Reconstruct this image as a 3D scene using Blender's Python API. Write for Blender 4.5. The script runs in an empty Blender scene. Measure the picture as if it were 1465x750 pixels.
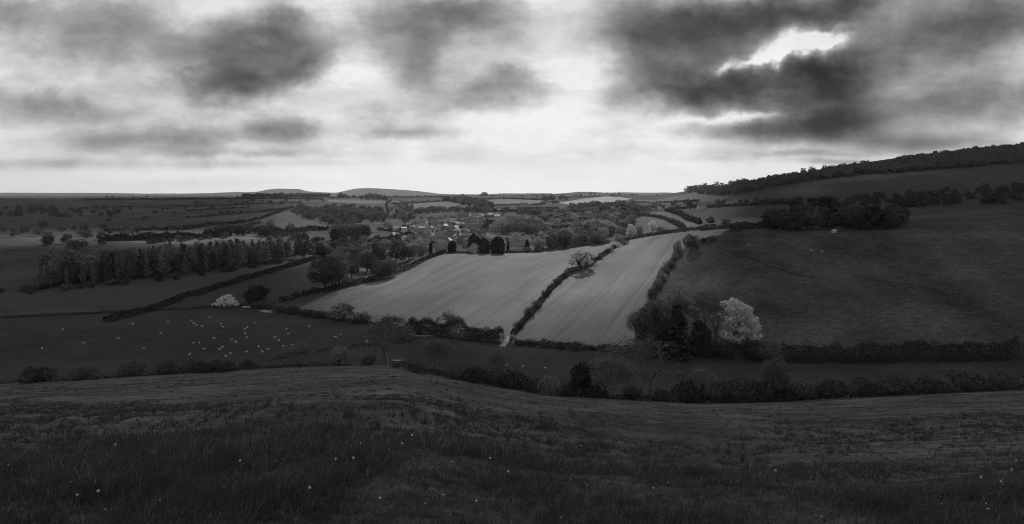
import bpy, bmesh, math, random
import numpy as np
from mathutils import Vector
random.seed(7)
RNG = np.random.default_rng(11)
sc = bpy.context.scene
COL = sc.collection
R = math.radians
F, CX, HY = 900.0, 732.5, 277.0          # focal length, image centre and eye-level line in photo pixels
SUN_EL, SUN_AZ = 37.0, 5.0

# ------------------------------------------------------------------ object helpers
def tag(o, label=None, cat=None, group=None, kind=None):
    if label: o['label'] = label
    if cat: o['category'] = cat
    if group: o['group'] = group
    if kind: o['kind'] = kind
    return o

def np_mesh(name, verts, faces, mats=(), midx=None, smooth=False, nper=4):
    """verts (n,3); faces (m,nper) array -> Mesh"""
    verts = np.asarray(verts, dtype=np.float32); faces = np.asarray(faces, dtype=np.int32)
    me = bpy.data.meshes.new(name)
    m = len(faces)
    me.vertices.add(len(verts)); me.vertices.foreach_set('co', verts.ravel())
    me.loops.add(m*nper); me.loops.foreach_set('vertex_index', faces.ravel())
    me.polygons.add(m)
    me.polygons.foreach_set('loop_start', np.arange(0, m*nper, nper, dtype=np.int32))
    if smooth: me.polygons.foreach_set('use_smooth', np.ones(m, dtype=bool))
    for k in mats: me.materials.append(k)
    if midx is not None: me.polygons.foreach_set('material_index', np.asarray(midx, dtype=np.int32))
    me.update(calc_edges=True)
    return me

def link(name, data, parent=None, loc=None, rz=None, scale=None):
    o = bpy.data.objects.new(name, data); COL.objects.link(o)
    if parent is not None: o.parent = parent
    if loc is not None: o.location = loc
    if rz is not None: o.rotation_euler = (0, 0, rz)
    if scale is not None: o.scale = scale if hasattr(scale, '__len__') else (scale,)*3
    return o

def copy_tree(o, parent=None):
    c = o.copy(); COL.objects.link(c)
    if parent is not None: c.parent = parent
    for ch in o.children: copy_tree(ch, c)
    return c

# ------------------------------------------------------------------ numpy noise
def _hash(ix, iy, seed):
    h = (ix.astype(np.int64)*374761393 + iy.astype(np.int64)*668265263 + seed*974711) & 0x7fffffff
    h = ((h ^ (h >> 13))*1274126177) & 0x7fffffff
    return ((h ^ (h >> 16)) & 0xffff)/65535.0
def vnoise(x, y, seed=0):
    x = np.asarray(x, float); y = np.asarray(y, float)
    ix, iy = np.floor(x), np.floor(y); fx, fy = x-ix, y-iy
    fx = fx*fx*fx*(fx*(fx*6-15)+10); fy = fy*fy*fy*(fy*(fy*6-15)+10)
    a, b = _hash(ix, iy, seed), _hash(ix+1, iy, seed)
    c, d = _hash(ix, iy+1, seed), _hash(ix+1, iy+1, seed)
    return (a*(1-fx)+b*fx)*(1-fy)+(c*(1-fx)+d*fx)*fy - 0.5
def fbm(x, y, seed=0, n=4):
    s, a = 0, 1.0
    for k in range(n):
        s = s + a*vnoise(x*2**k, y*2**k, seed+k*17); a *= .5
    return s
def sstep(a, b, x):
    t = np.clip((np.asarray(x, float)-a)/(b-a), 0, 1); return t*t*(3-2*t)

# ------------------------------------------------------------------ terrain: valley profile in 14 azimuths
# every profile: distance (m), line of sight (photo row) from the brow hedge down over the valley floor and up the far side
PROF = {
 -300: [(205,560),(275,535),(385,462),(450,418),(505,398),(680,360),(950,332),(1500,304),(2000,289),(2700,281.5)],
 0:    [(205,548),(275,525),(388,455),(450,410),(505,392),(680,359),(950,331.5),(1500,304),(2000,289),(2700,281.5)],
 265:  [(205,535),(275,514),(390,443),(450,403),(500,388),(680,358),(950,331),(1500,304),(2000,289),(2700,281)],
 400:  [(202,527),(272,513),(385,441),(470,398),(560,372),(720,350),(950,328),(1400,302),(1900,288),(2600,281)],
 550:  [(200,523),(268,514),(350,460),(430,417),(540,383),(680,352),(900,331),(1250,309),(1800,292),(2600,281.5)],
 640:  [(193,537),(262,518),(330,472),(420,411),(540,362),(660,352),(850,334),(1200,309),(1800,290),(2600,279.5)],
 720:  [(187,553),(258,527),(308,487),(410,414),(535,362),(650,351),(850,331),(1200,306),(1700,289),(2500,279)],
 800:  [(178,565),(254,535),(297,493),(400,411),(550,356),(660,346),(850,328),(1150,306),(1600,288),(2400,277)],
 835:  [(174,568),(252,538),(292,496),(395,412),(560,352),(670,343),(850,327.5),(1150,305),(1600,287),(2400,274.5)],
 870:  [(170,571),(250,541),(288,499),(390,413),(570,348),(680,341),(850,327),(1150,304),(1600,287),(2400,276)],
 930:  [(164,576),(250,545),(283,503),(390,401),(560,340),(680,334),(850,319),(1150,302),(1600,286),(2300,279)],
 1000: [(160,579),(248,548),(278,507),(360,412),(470,332),(600,328),(800,316),(1000,299),(1200,283),(1500,271)],
 1100: [(156,578),(250,545),(272,510),(330,420),(430,328),(580,322),(750,308),(900,293),(1100,272),(1450,254.5)],
 1200: [(155,573),(255,535),(268,515),(330,415),(420,330),(570,320),(720,302),(880,283),(1080,258),(1400,239)],
 1330: [(155,566),(255,535),(268,515),(330,412),(420,323),(560,311),(720,291),(880,271),(1080,243),(1400,221)],
 1465: [(158,560),(255,532),(268,512),(330,408),(420,317),(560,303),(720,281),(880,261),(1080,233),(1400,208)],
 1800: [(160,555),(255,530),(268,512),(330,405),(420,312),(560,297),(720,275),(880,255),(1080,228),(1400,206)],
}
BACK = {265:(4200,280.5), 900:(4200,280.5), 1000:(2600,277), 1100:(2600,270), 1200:(2600,264), 1465:(2600,255), 1800:(2600,252)}
FARH = [(-300,276),(120,276.5),(265,277.3),(330,275.4),(365,274.6),(385,271),(400,270),(425,270.4),(442,274),(480,276),(496,273),(512,270.2),(530,269.4),
        (560,270.8),(595,273.4),(640,278),(690,278.6),(720,277),(780,277),(805,278.4),(860,276.6),(900,275.4),(950,275.4),(985,278),(1200,278),(1800,278)]

def pchip_slopes(x, y):
    h = np.diff(x); d = np.diff(y, axis=-1)/h
    m = np.zeros_like(y)
    m[..., 0] = d[..., 0]; m[..., -1] = d[..., -1]
    a, b = d[..., :-1], d[..., 1:]
    same = (a*b) > 0
    w1 = 2*h[1:]+h[:-1]; w2 = h[1:]+2*h[:-1]
    with np.errstate(divide='ignore', invalid='ignore'):
        hm = (w1+w2)/(w1/np.where(a == 0, 1, a)+w2/np.where(b == 0, 1, b))
    m[..., 1:-1] = np.where(same, hm, 0)
    return m
def pchip1(x, y, xs):
    m = pchip_slopes(np.asarray(x, float), np.asarray(y, float))
    x = np.asarray(x, float); y = np.asarray(y, float)
    i = np.clip(np.searchsorted(x, xs)-1, 0, len(x)-2)
    h = x[i+1]-x[i]; t = np.clip((xs-x[i])/h, 0, 1)
    return (1+2*t)*(1-t)**2*y[i]+t*(1-t)**2*h*m[i]+t*t*(3-2*t)*y[i+1]+t*t*(t-1)*h*m[i+1]

PXS = np.arange(-300, 1801, 1.0)
_cols = sorted(PROF)
_st = []                                       # per station: logY and z at every px
for k in range(10):
    Y = pchip1(_cols, [math.log(PROF[c][k][0]) for c in _cols], PXS)
    py = pchip1(_cols, [PROF[c][k][1] for c in _cols], PXS)
    _st.append((Y, -(py-HY)/F*np.exp(Y)))
bx = sorted(BACK)
bY = np.interp(PXS, bx, [math.log(BACK[c][0]) for c in bx]); bp = np.interp(PXS, bx, [BACK[c][1] for c in bx])
_st.append((bY, -(bp-HY)/F*np.exp(bY)))
fp = pchip1([a for a, b in FARH], [b for a, b in FARH], PXS)
_st.append((np.full_like(PXS, math.log(7000.)), np.full_like(PXS, -28.0)))
_st.append((np.full_like(PXS, math.log(9500.)), -(fp-HY)/F*9500.))
_st.append((np.full_like(PXS, math.log(12500.)), np.full_like(PXS, -20.0)))
_st.append((np.full_like(PXS, math.log(26000.)), np.full_like(PXS, -60.0)))
# foreground stations on the slope under the camera
sH = (-_st[0][1]-1.7)/np.exp(_st[0][0])
pre = [(np.full_like(PXS, math.log(Y)), -(1.7+sH*Y*(0.985+.015*Y/160))) for Y in (1.0, 8.0, 25.0, 70.0)]
ST = pre+_st
LY = np.stack([s[0] for s in ST], -1); ZZ = np.stack([s[1] for s in ST], -1)      # (npx, K)
# slopes per px (non uniform x per row)
def _row_slopes(X, Yv):
    h = np.diff(X, axis=-1); d = np.diff(Yv, axis=-1)/h
    m = np.zeros_like(Yv); m[:, 0] = d[:, 0]; m[:, -1] = d[:, -1]
    a, b = d[:, :-1], d[:, 1:]; w1 = 2*h[:, 1:]+h[:, :-1]; w2 = h[:, 1:]+2*h[:, :-1]
    with np.errstate(divide='ignore', invalid='ignore'):
        hm = (w1+w2)/(w1/np.where(a == 0, 1, a)+w2/np.where(b == 0, 1, b))
    m[:, 1:-1] = np.where(a*b > 0, hm, 0)
    return m
# interpolate in Y inside the foreground (a plane), logY further out: log everywhere with many stations is smooth enough
MM = _row_slopes(LY, ZZ)
K = LY.shape[1]

def base_h(X, Y):
    X = np.asarray(X, float); Y = np.asarray(Y, float)
    Yc = np.maximum(Y, 3.0)
    fx = np.clip(CX+F*X/Yc, -300, 1800)+300
    i0 = np.clip(fx.astype(int), 0, len(PXS)-2); w = fx-i0
    ly = np.log(Yc)
    out = np.zeros_like(ly)
    for ii, ww in ((i0, 1-w), (i0+1, w)):
        L = LY[ii]
        k = np.clip((L <= ly[..., None]).sum(-1)-1, 0, K-2)
        g = lambda A, kk: np.take_along_axis(A[ii], kk[..., None], -1)[..., 0]
        x0, x1, y0, y1, m0, m1 = g(LY, k), g(LY, k+1), g(ZZ, k), g(ZZ, k+1), g(MM, k), g(MM, k+1)
        h = x1-x0; t = np.clip((ly-x0)/h, 0, 1)
        v = (1+2*t)*(1-t)**2*y0+t*(1-t)**2*h*m0+t*t*(3-2*t)*y1+t*t*(t-1)*h*m1
        out = out+ww*v
    s = 0.29
    out = out+s*np.maximum(3.0-Y, 0)
    return out

def terrain(X, Y):
    X = np.asarray(X, float); Y = np.asarray(Y, float)
    z = base_h(X, Y)
    lo, hi = Y.min(), Y.max()
    if lo < 190:
        near = 1-sstep(120, 190, Y)
        # uneven meadow: tussocks, sheep paths along the contour
        z = z+near*(0.10*fbm(X/1.1, Y/.9, 3, 3)+0.35*fbm(X/7, Y/5, 5, 3)*sstep(3, 12, Y))
        z = z+near*sstep(25, 60, Y)*0.20*np.clip(fbm(X/12, Y/2.2+X/60, 8, 3)*2, -1, 1)
        tus = np.exp(-((Y-(25+X*.30+2*fbm(X/9, Y/9, 21, 2)))/2.2)**2)       # the line of old tussocks below the path
        z = z+near*tus*(0.25+1.1*np.maximum(fbm(X/2.4, Y/2.4, 31, 3), 0))*(1-sstep(8, 20, np.abs(X)))
    if hi > 200 and lo < 2500:
        mid = sstep(200, 270, Y)*(1-sstep(1200, 2500, Y))
        z = z+mid*(0.9*fbm(X/70, Y/70, 12, 3)+.10*fbm(X/6, Y/6, 14, 2))
    if hi > 285 and lo < 520:
        hs = sstep(.24, .34, X/np.maximum(Y, 1))*sstep(285, 330, Y)*(1-sstep(400, 520, Y))
        if hs.max() > 0: z = z+hs*(0.55*np.clip(fbm(X/24+Y/9, Y/5-X/30, 42, 3), -.5, .5))
    if hi > 2500: z = z+sstep(2500, 5000, Y)*11*fbm(X/500, Y/500, 50, 4)*(1-sstep(12000, 20000, Y))
    return z

_YS = np.exp(np.linspace(math.log(4.0), math.log(14000.0), 1100))
def hit(px, py, ymin=0.0, ymax=1e9, need=True):
    """where the line of sight through a photo pixel meets the ground"""
    Y = _YS[(_YS > ymin) & (_YS < ymax)]
    for it in range(2):
        X = (px-CX)/F*Y; d = -(py-HY)/F*Y-terrain(X, Y)
        k = np.where(d <= 0)[0]
        if len(k) == 0:
            if not need: return None
            j = int(np.argmin(d)); break
        j = int(k[0])
        if it == 0: Y = np.linspace(Y[max(j-1, 0)], Y[j], 14)
    return (float(X[j]), float(Y[j]), float(terrain(X[j:j+1], Y[j:j+1])[0]))
def gz(x, y): return float(terrain(np.array([x]), np.array([y]))[0])
def to_px(x, y, z): return CX+F*x/y, HY-F*z/y

def inside(poly, X, Y):
    n = len(poly); c = np.zeros(X.shape, bool)
    j = n-1
    for i in range(n):
        xi, yi = poly[i]; xj, yj = poly[j]
        with np.errstate(divide='ignore', invalid='ignore'):
            c ^= ((yi > Y) != (yj > Y)) & (X < (xj-xi)*(Y-yi)/(yj-yi+1e-12)+xi)
        j = i
    return c

# ------------------------------------------------------------------ materials
def new_mat(name):
    m = bpy.data.materials.new(name); m.use_nodes = True
    nt = m.node_tree; nt.nodes.clear()
    return m, nt, nt.nodes, nt.links
def g3(v): return (v, v, v, 1)
def math_n(nt, op, a, b=None, clamp=False):
    n = nt.nodes.new('ShaderNodeMath'); n.operation = op; n.use_clamp = clamp
    for i, s in enumerate((a, b)):
        if s is None: continue
        if isinstance(s, (int, float)): n.inputs[i].default_value = s
        else: nt.links.new(s, n.inputs[i])
    return n.outputs[0]
def noise_n(nt, vec, scale, detail=3, rough=.55, dist=0):
    n = nt.nodes.new('ShaderNodeTexNoise'); n.inputs['Scale'].default_value = scale
    n.inputs['Detail'].default_value = detail; n.inputs['Roughness'].default_value = rough
    n.inputs['Distortion'].default_value = dist
    nt.links.new(vec, n.inputs['Vector']); return n.outputs['Fac']
def maprange(nt, v, a, b, c, d, smooth=False):
    n = nt.nodes.new('ShaderNodeMapRange'); n.clamp = True
    if smooth: n.interpolation_type = 'SMOOTHSTEP'
    nt.links.new(v, n.inputs[0])
    for i, q in enumerate((a, b, c, d)): n.inputs[i+1].default_value = q
    return n.outputs[0]
def mapping(nt, vec, scale=(1, 1, 1), rot=(0, 0, 0), loc=(0, 0, 0)):
    n = nt.nodes.new('ShaderNodeMapping'); nt.links.new(vec, n.inputs[0])
    n.inputs['Scale'].default_value = scale; n.inputs['Rotation'].default_value = rot; n.inputs['Location'].default_value = loc
    return n.outputs[0]

def field_mat(name, alb, var=.35, rows=None, row_period=2.0, row_amt=.3, patch=40., fine=1.2, streak=None, bump=.25, bumpd=.3, tram=0, worn=0):
    """grass / crop: patchy base colour, optional drilled rows in a ground direction, rough bump"""
    m, nt, N, L = new_mat(name)
    geo = N.new('ShaderNodeNewGeometry'); P = geo.outputs['Position']
    v = maprange(nt, noise_n(nt, P, 1/patch, 4, .6), .3, .7, 1-var, 1+var)
    f = maprange(nt, noise_n(nt, P, 1/fine, 4, .7), .25, .75, 1-var*.9, 1+var*.9)
    c = math_n(nt, 'MULTIPLY', math_n(nt, 'MULTIPLY', v, f), alb)
    hgt = noise_n(nt, P, 1/fine, 5, .7)
    if rows is not None:
        wob = mapping(nt, P, (1, 1, 0), (0, 0, -rows))           # x along the rows after rotation
        sep = N.new('ShaderNodeSeparateXYZ'); L.new(wob, sep.inputs[0])
        wv = math_n(nt, 'ADD', sep.outputs[1], math_n(nt, 'MULTIPLY', noise_n(nt, P, 1/120., 1), 7.0))
        s = math_n(nt, 'SINE', math_n(nt, 'MULTIPLY', wv, 2*math.pi/row_period))
        s2 = noise_n(nt, mapping(nt, wob, (1/60., 1/2.6, 1)), 1.0, 4, .7)
        s3 = noise_n(nt, mapping(nt, wob, (1/130., 1/13., 1)), 1.0, 3, .6)
        c = math_n(nt, 'MULTIPLY', c, math_n(nt, 'ADD', 1.0, math_n(nt, 'MULTIPLY', s, row_amt*.3)))
        c = math_n(nt, 'MULTIPLY', c, maprange(nt, s2, .3, .7, 1-row_amt, 1+row_amt))
        c = math_n(nt, 'MULTIPLY', c, maprange(nt, s3, .3, .7, 1-row_amt*.9, 1+row_amt*.9))
        if tram:
            t = math_n(nt, 'PINGPONG', wv, tram/2.)
            c = math_n(nt, 'MULTIPLY', c, maprange(nt, t, .0, .9, .80, 1.0))
        hgt = math_n(nt, 'ADD', hgt, math_n(nt, 'MULTIPLY', s2, .8))
    if streak is not None:
        sv = noise_n(nt, mapping(nt, P, (1/streak[0], 1/streak[1], 0), (0, 0, -streak[2])), 1.0, 5, .65)
        c = math_n(nt, 'MULTIPLY', c, maprange(nt, sv, .32, .68, 1-streak[3], 1+streak[3]))
        hgt = math_n(nt, 'ADD', hgt, math_n(nt, 'MULTIPLY', sv, 1.0))
    if worn:
        wn = maprange(nt, noise_n(nt, P, 1/9., 4, .7), .60, .72, 0, worn)
        c = math_n(nt, 'ADD', c, wn)
    cc = N.new('ShaderNodeCombineColor')
    for i in range(3): L.new(c, cc.inputs[i])
    b = N.new('ShaderNodeBsdfDiffuse'); L.new(cc.outputs[0], b.inputs['Color'])
    bp = N.new('ShaderNodeBump'); bp.inputs['Strength'].default_value = bump; bp.inputs['Distance'].default_value = bumpd
    L.new(hgt, bp.inputs['Height']); L.new(bp.outputs[0], b.inputs['Normal'])
    o = N.new('ShaderNodeOutputMaterial'); L.new(b.outputs[0], o.inputs[0])
    return m

def leaf_mat(name, alb, transl=.4, var=.3):
    m, nt, N, L = new_mat(name)
    oi = N.new('ShaderNodeObjectInfo'); geo = N.new('ShaderNodeNewGeometry')
    a = maprange(nt, oi.outputs['Random'], 0, 1, 1-var, 1+var)
    r = maprange(nt, geo.outputs['Random Per Island'], 0, 1, .72, 1.28)
    c = math_n(nt, 'MULTIPLY', math_n(nt, 'MULTIPLY', a, r), alb)
    cc = N.new('ShaderNodeCombineColor')
    for i in range(3): L.new(c, cc.inputs[i])
    d = N.new('ShaderNodeBsdfDiffuse'); t = N.new('ShaderNodeBsdfTranslucent')
    L.new(cc.outputs[0], d.inputs[0]); L.new(cc.outputs[0], t.inputs[0])
    mx = N.new('ShaderNodeMixShader'); mx.inputs[0].default_value = transl
    L.new(d.outputs[0], mx.inputs[1]); L.new(t.outputs[0], mx.inputs[2])
    o = N.new('ShaderNodeOutputMaterial'); L.new(mx.outputs[0], o.inputs[0])
    return m
def plain_mat(name, alb, rough=.8, nscale=6., var=.25, metal=0.):
    m, nt, N, L = new_mat(name)
    tc = N.new('ShaderNodeTexCoord')
    c = math_n(nt, 'MULTIPLY', maprange(nt, noise_n(nt, tc.outputs['Object'], nscale, 5, .65), .3, .7, 1-var, 1+var), alb)
    cc = N.new('ShaderNodeCombineColor')
    for i in range(3): L.new(c, cc.inputs[i])
    b = N.new('ShaderNodeBsdfPrincipled'); L.new(cc.outputs[0], b.inputs['Base Color'])
    b.inputs['Roughness'].default_value = rough; b.inputs['Metallic'].default_value = metal
    o = N.new('ShaderNodeOutputMaterial'); L.new(b.outputs[0], o.inputs[0])
    return m
SKY_MAX, SUN_E, HAZE = .84, 5.0, 2.7e-5
BLOBS = [ # px, py, rx, ry, rotation, optical depth
 (335, 72, 92, 46, 8, 1.35), (348, 122, 50, 30, 0, .95), (403, 42, 40, 36, 0, .75), (412, 106, 66, 19, 20, .85), (377, 57, 22, 9, 0, -.45), (275, 100, 16, 7, 0, .5), (440, 8, 60, 14, 0, -.3),
 (605, 16, 140, 40, -3, 1.10), (588, 62, 66, 40, -20, .80), (600, 108, 30, 36, -75, .65), (690, 18, 70, 20, 0, .5),
 (690, 142, 80, 26, 12, .75), (760, 126, 56, 22, 0, .5), (403, 186, 50, 19, 0, 1.15), (563, 166, 48, 19, -8, .5), (556, 190, 64, 11, 0, .38), (640, 190, 70, 9, 0, .25),
 (284, 198, 52, 21, 0, 1.1), (361, 218, 140, 7, 0, .42), (297, 236, 80, 9, 0, .42), (420, 232, 90, 5, 0, .2), (290, 262, 150, 10, 0, .28),
 (975, 48, 128, 56, -8, 1.55), (1135, 12, 150, 30, 6, 2.1), (991, 138, 108, 22, -3, 1.65), (1103, 122, 116, 33, 10, 1.75), (1195, 122, 66, 52, 0, 1.9), (955, 105, 84, 30, -10, 1.1), (1200, 40, 40, 30, 0, .8),
 (1152, 62, 50, 17, 5, -2.0), (1100, 82, 28, 12, 18, -1.7), (1033, 101, 22, 10, 25, -1.5), (1068, 93, 24, 8, 20, -1.0), (1185, 52, 30, 14, 0, -1.2), (1058, 172, 76, 6, 3, -.8),
 (1087, 192, 82, 13, 0, 1.35), (1190, 180, 74, 24, 0, 1.6), (1151, 221, 80, 5, 0, .6), (1200, 232, 60, 5, 0, .7), (1060, 228, 90, 5, 0, .2),
 (815, 40, 70, 120, 0, -.28), (850, 110, 70, 40, 0, -.2), (470, 20, 60, 22, 0, -.25),
 (450, 150, 230, 70, 8, .10), (660, 85, 170, 80, 0, .16), (520, 212, 220, 22, 0, .12), (345, 95, 140, 75, 8, .18), (300, 130, 50, 24, 20, .35), (1080, 105, 200, 105, 0, .40), (930, 215, 160, 14, 0, .14), (640, 226, 160, 10, 0, .14), (470, 70, 60, 30, 30, .35), (720, 60, 60, 30, -20, .2),
 (140, 50, 120, 45, 8, 1.1), (60, 150, 120, 28, -5, .9), (170, 205, 90, 22, 0, .8), (60, 235, 160, 10, 0, .5), (20, 10, 80, 30, 0, .8),
 (1330, 60, 110, 46, -6, 1.5), (1400, 150, 130, 34, 5, 1.3), (1310, 205, 110, 16, 0, 1.0), (1440, 20, 90, 40, 0, 1.4),
]
SHADE_CLOUDS = [  # out-of-view clouds added for shade; each outline is the ground it darkens
 ('broad unseen cloud shaped to shade the near meadow', [(-1000,-260),(1000,-260),(900,180),(300,240),(130,296),(60,306),(0,316),(-50,345),(-85,388),(-400,420),(-900,420)], 1000, 60),
 ('unseen cloud shaped to shade the left of the valley', [(-125,360),(-185,470),(-265,610),(-360,730),(-900,730),(-800,360)], 1200, 70, .04),
 ('unseen cloud shaped to shade the far left slopes', [(-430,1040),(-600,1500),(-950,2300),(-2400,2300),(-1700,1040)], 2500, 120, .15),
 ('unseen cloud shaped to shade the steep right hillside', [(75,240),(100,320),(128,420),(170,520),(240,650),(350,900),(900,900),(700,240)], 1000, 60),
 ('unseen cloud shaped to shade the wooded hill', [(330,950),(470,1300),(560,1700),(1900,1700),(1400,950)], 2400, 110),
]

DENOISE = True
# ------------------------------------------------------------------ camera
cam = bpy.data.cameras.new('camera'); co = bpy.data.objects.new('camera', cam); COL.objects.link(co)
cam.sensor_width = 36; cam.sensor_fit = 'HORIZONTAL'; cam.lens = 36*F/1465
cam.shift_y = -(375-HY)/1465; cam.clip_end = 60000; cam.clip_start = .05
co.location = (0, 0, 0); co.rotation_euler = (R(90), 0, 0)
sc.camera = co

# ------------------------------------------------------------------ ground sheet, cut into its fields
def hp(pts, ymin=175., ymax=1e9):
    out = []
    for p in pts:
        q = hit(p[0], p[1], ymin, ymax); out.append((q[0], q[1]))
    return out
def ang(p, q, ymin=175.):
    a, b = hit(*p, ymin), hit(*q, ymin); return math.atan2(b[1]-a[1], b[0]-a[0])

M_MEADOW = field_mat('meadow_grass', .105, .38, patch=9, fine=.5, streak=(7., .8, 0.12, .42), bump=.8, bumpd=.25)
M_VALLEY = field_mat('valley_grass', .058, .22, patch=45, fine=2.2, streak=(60., 5., .05, .14), bump=.3)
M_ROUGH = field_mat('rough_grass', .072, .35, patch=60, fine=4., bump=.4, bumpd=.6)
M_FAR = field_mat('distant_land', .038, .3, patch=500, fine=60., bump=.1)
FIELDS = []
def field(name, label, mat, pts, ymin=175., ymax=1e9):
    FIELDS.append((name, label, mat, hp(pts, ymin, ymax)))
rA = ang((560, 440), (700, 372)); rB = ang((780, 470), (880, 380)); rC = ang((1000, 470), (1150, 400))
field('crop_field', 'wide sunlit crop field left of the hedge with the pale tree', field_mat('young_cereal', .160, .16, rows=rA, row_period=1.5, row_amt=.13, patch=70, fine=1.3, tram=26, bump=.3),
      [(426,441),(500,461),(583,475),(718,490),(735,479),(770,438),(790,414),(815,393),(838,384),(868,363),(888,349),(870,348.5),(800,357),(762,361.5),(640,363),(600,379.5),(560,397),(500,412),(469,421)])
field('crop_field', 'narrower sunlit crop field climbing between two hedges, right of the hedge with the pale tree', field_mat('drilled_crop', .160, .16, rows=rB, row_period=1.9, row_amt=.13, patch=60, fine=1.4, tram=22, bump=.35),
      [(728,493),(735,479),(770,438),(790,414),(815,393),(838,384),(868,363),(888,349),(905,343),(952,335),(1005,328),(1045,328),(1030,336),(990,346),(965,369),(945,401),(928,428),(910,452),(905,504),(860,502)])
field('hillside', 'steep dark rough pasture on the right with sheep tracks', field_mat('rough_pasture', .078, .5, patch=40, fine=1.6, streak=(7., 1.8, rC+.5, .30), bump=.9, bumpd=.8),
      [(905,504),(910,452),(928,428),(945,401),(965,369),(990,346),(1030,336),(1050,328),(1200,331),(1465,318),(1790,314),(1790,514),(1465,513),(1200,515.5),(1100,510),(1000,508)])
field('hay_field', 'sloping field under the poplar plantation on the left', field_mat('ley_grass', .075, .14, rows=ang((265,430),(440,372)), row_period=3., row_amt=.10, patch=50, fine=2.),
      [(-300,424),(0,412),(265,396),(350,385),(446,369.5),(451,372),(380,391.5),(285,421.5),(240,435),(0,444),(-300,452)])
field('hay_field', 'dim strip of field between the long clipped hedge and the round trees', field_mat('ley_grass_dim', .062, .16, patch=40, fine=2.),
      [(265,441),(288,424),(383,394),(445,378),(440,408),(400,431),(340,438)])
field('hay_field', 'narrow grass strip along the upper side of the big field hedge', field_mat('headland_grass', .085, .2, patch=40, fine=2.),
      [(405,434),(470,417),(560,392),(606,374),(600,371),(540,386),(480,403),(425,424)])
TONES = {}
def tone(a):
    if a not in TONES: TONES[a] = field_mat('far_field', a, .14, patch=220, fine=9., rows=random.uniform(0, 3), row_period=9, row_amt=.10, bump=.2)
    return TONES[a]
for lab, a, pts in [
 ('three cornered pale field among trees in the left distance', .085, [(371,318),(411,301),(478,328),(440,332),(390,321)]),
 ('pale field strip behind the poplar plantation', .085, [(150,346),(265,344),(265,331),(330,333.5),(402,339),(372,347),(300,350)]),
 ('pale wedge of field low on the far left slope', .082, [(150,322),(265,318),(265,306),(330,304),(372,303),(330,313)]),
 ('thin pale field strip high on the far left slope', .095, [(170,300),(265,300.5),(265,295.5),(350,295),(345,300)]),
 ('dark broad field on the far left slope', .045, [(265,305),(345,301),(412,297),(400,304),(355,317),(300,322),(265,327)]),
 ('long dark field under the plantation on the left skyline', .045, [(100,292),(265,291),(430,289),(470,290),(412,296),(345,294.5),(265,294)]),
 ('pale rounded field on the rise behind the village', .115, [(581,295),(600,291),(640,288.5),(680,291),(696,295),(688,302),(640,300),(600,304)]),
 ('pale field below the middle of the skyline', .125, [(696,286),(720,284.5),(777,286.5),(768,293),(700,294)]),
 ('dark smooth field right behind the village', .07, [(692,308),(712,304),(740,303),(774,309),(762,316),(700,323),(680,319)]),
 ('pale field under the low rounded hill, sun patch painted into its tone', .23, [(798,290),(840,284),(875,281),(905,284),(880,291),(860,296),(820,294)]),  # colour raised to stand in for a bright patch of sun
 ('low rounded hill field on the skyline', .085, [(794,280),(815,276.5),(836,275),(880,277.5),(890,281),(840,283),(800,284)]),
 ('tiny bright paddock left of the village', .20, [(560,333),(588,327),(590,336),(566,341)]),
 ('pale field above the right hand village woods', .09, [(905,312),(920,305),(952,302),(1003,321),(975,328),(930,315)]),
 ('grey green field beside the white barn', .08, [(888,321),(910,311.5),(930,315),(976,329),(940,336),(900,332)]),
 ('large dark field beyond the white farmhouse', .045, [(956,301),(1010,298),(1130,293),(1130,318),(1040,323),(1003,321)]),
 ('pale shelf of field under the right hand wood', .10, [(885,287),(960,281.5),(1040,281),(1030,290),(940,291.5)]),
 ('dark open field on the flank of the wooded hill', .06, [(1078,281),(1100,269),(1130,262),(1200,254),(1465,236),(1465,288),(1200,285),(1150,287)]),
 ('pale narrow field in front of the distant skyline trees', .11, [(470,286),(560,287),(580,290),(520,291),(470,289)]),
 ('sunlit grass patch among cottages', .13, [(632,316),(662,312),(690,309),(700,312),(670,322),(640,324)]),
]:
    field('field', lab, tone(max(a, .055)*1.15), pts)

Y0 = 30.0
ys = [-28.0]
while ys[-1] < 3: ys.append(ys[-1]+1.0)
while ys[-1] < 26000:
    y = ys[-1]; r = .012 if y < 150 else (.0045 if y < 1600 else (.008 if y < 5000 else .02))
    ys.append(y*(1+r)+.02)
ys = np.array(ys); us = np.linspace(-1.25, 1.25, 860)
UU, YY = np.meshgrid(us, ys); XX = UU*(YY+Y0*(1-sstep(200, 900, YY)))
ZZg = terrain(XX, YY)
nr, nc = XX.shape
idx = np.arange(nr*nc).reshape(nr, nc)
quads = np.stack([idx[:-1, :-1], idx[:-1, 1:], idx[1:, 1:], idx[1:, :-1]], -1).reshape(-1, 4)
V = np.stack([XX, YY, ZZg], -1).reshape(-1, 3)
FCx = V[quads].mean(1)[:, 0]; FCy = V[quads].mean(1)[:, 1]
owner = np.full(len(quads), -1)
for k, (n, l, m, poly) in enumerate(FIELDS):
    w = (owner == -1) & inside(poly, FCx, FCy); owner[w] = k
fpx = np.clip(CX+F*FCx/np.maximum(FCy, 3), -300, 1800)
hY = np.exp(np.interp(fpx, PXS, _st[0][0])); v2Y = np.exp(np.interp(fpx, PXS, _st[2][0]))
un = owner == -1
owner[un & (FCy < hY+1)] = -2
owner[un & (FCy >= hY+1) & (FCy < v2Y+4)] = -3
owner[un & (FCy > 5200)] = -4
def piece(name, sel, mat, label):
    q = quads[sel]
    if len(q) == 0: return
    uq, inv = np.unique(q, return_inverse=True)
    me = np_mesh(name, V[uq], inv.reshape(-1, 4), [mat], smooth=True)
    return tag(link(name, me), label, name.replace('_', ' '), kind='structure')
piece('ground', owner == -1, M_ROUGH, 'rough green land of the valley between the fields and woods')
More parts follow.
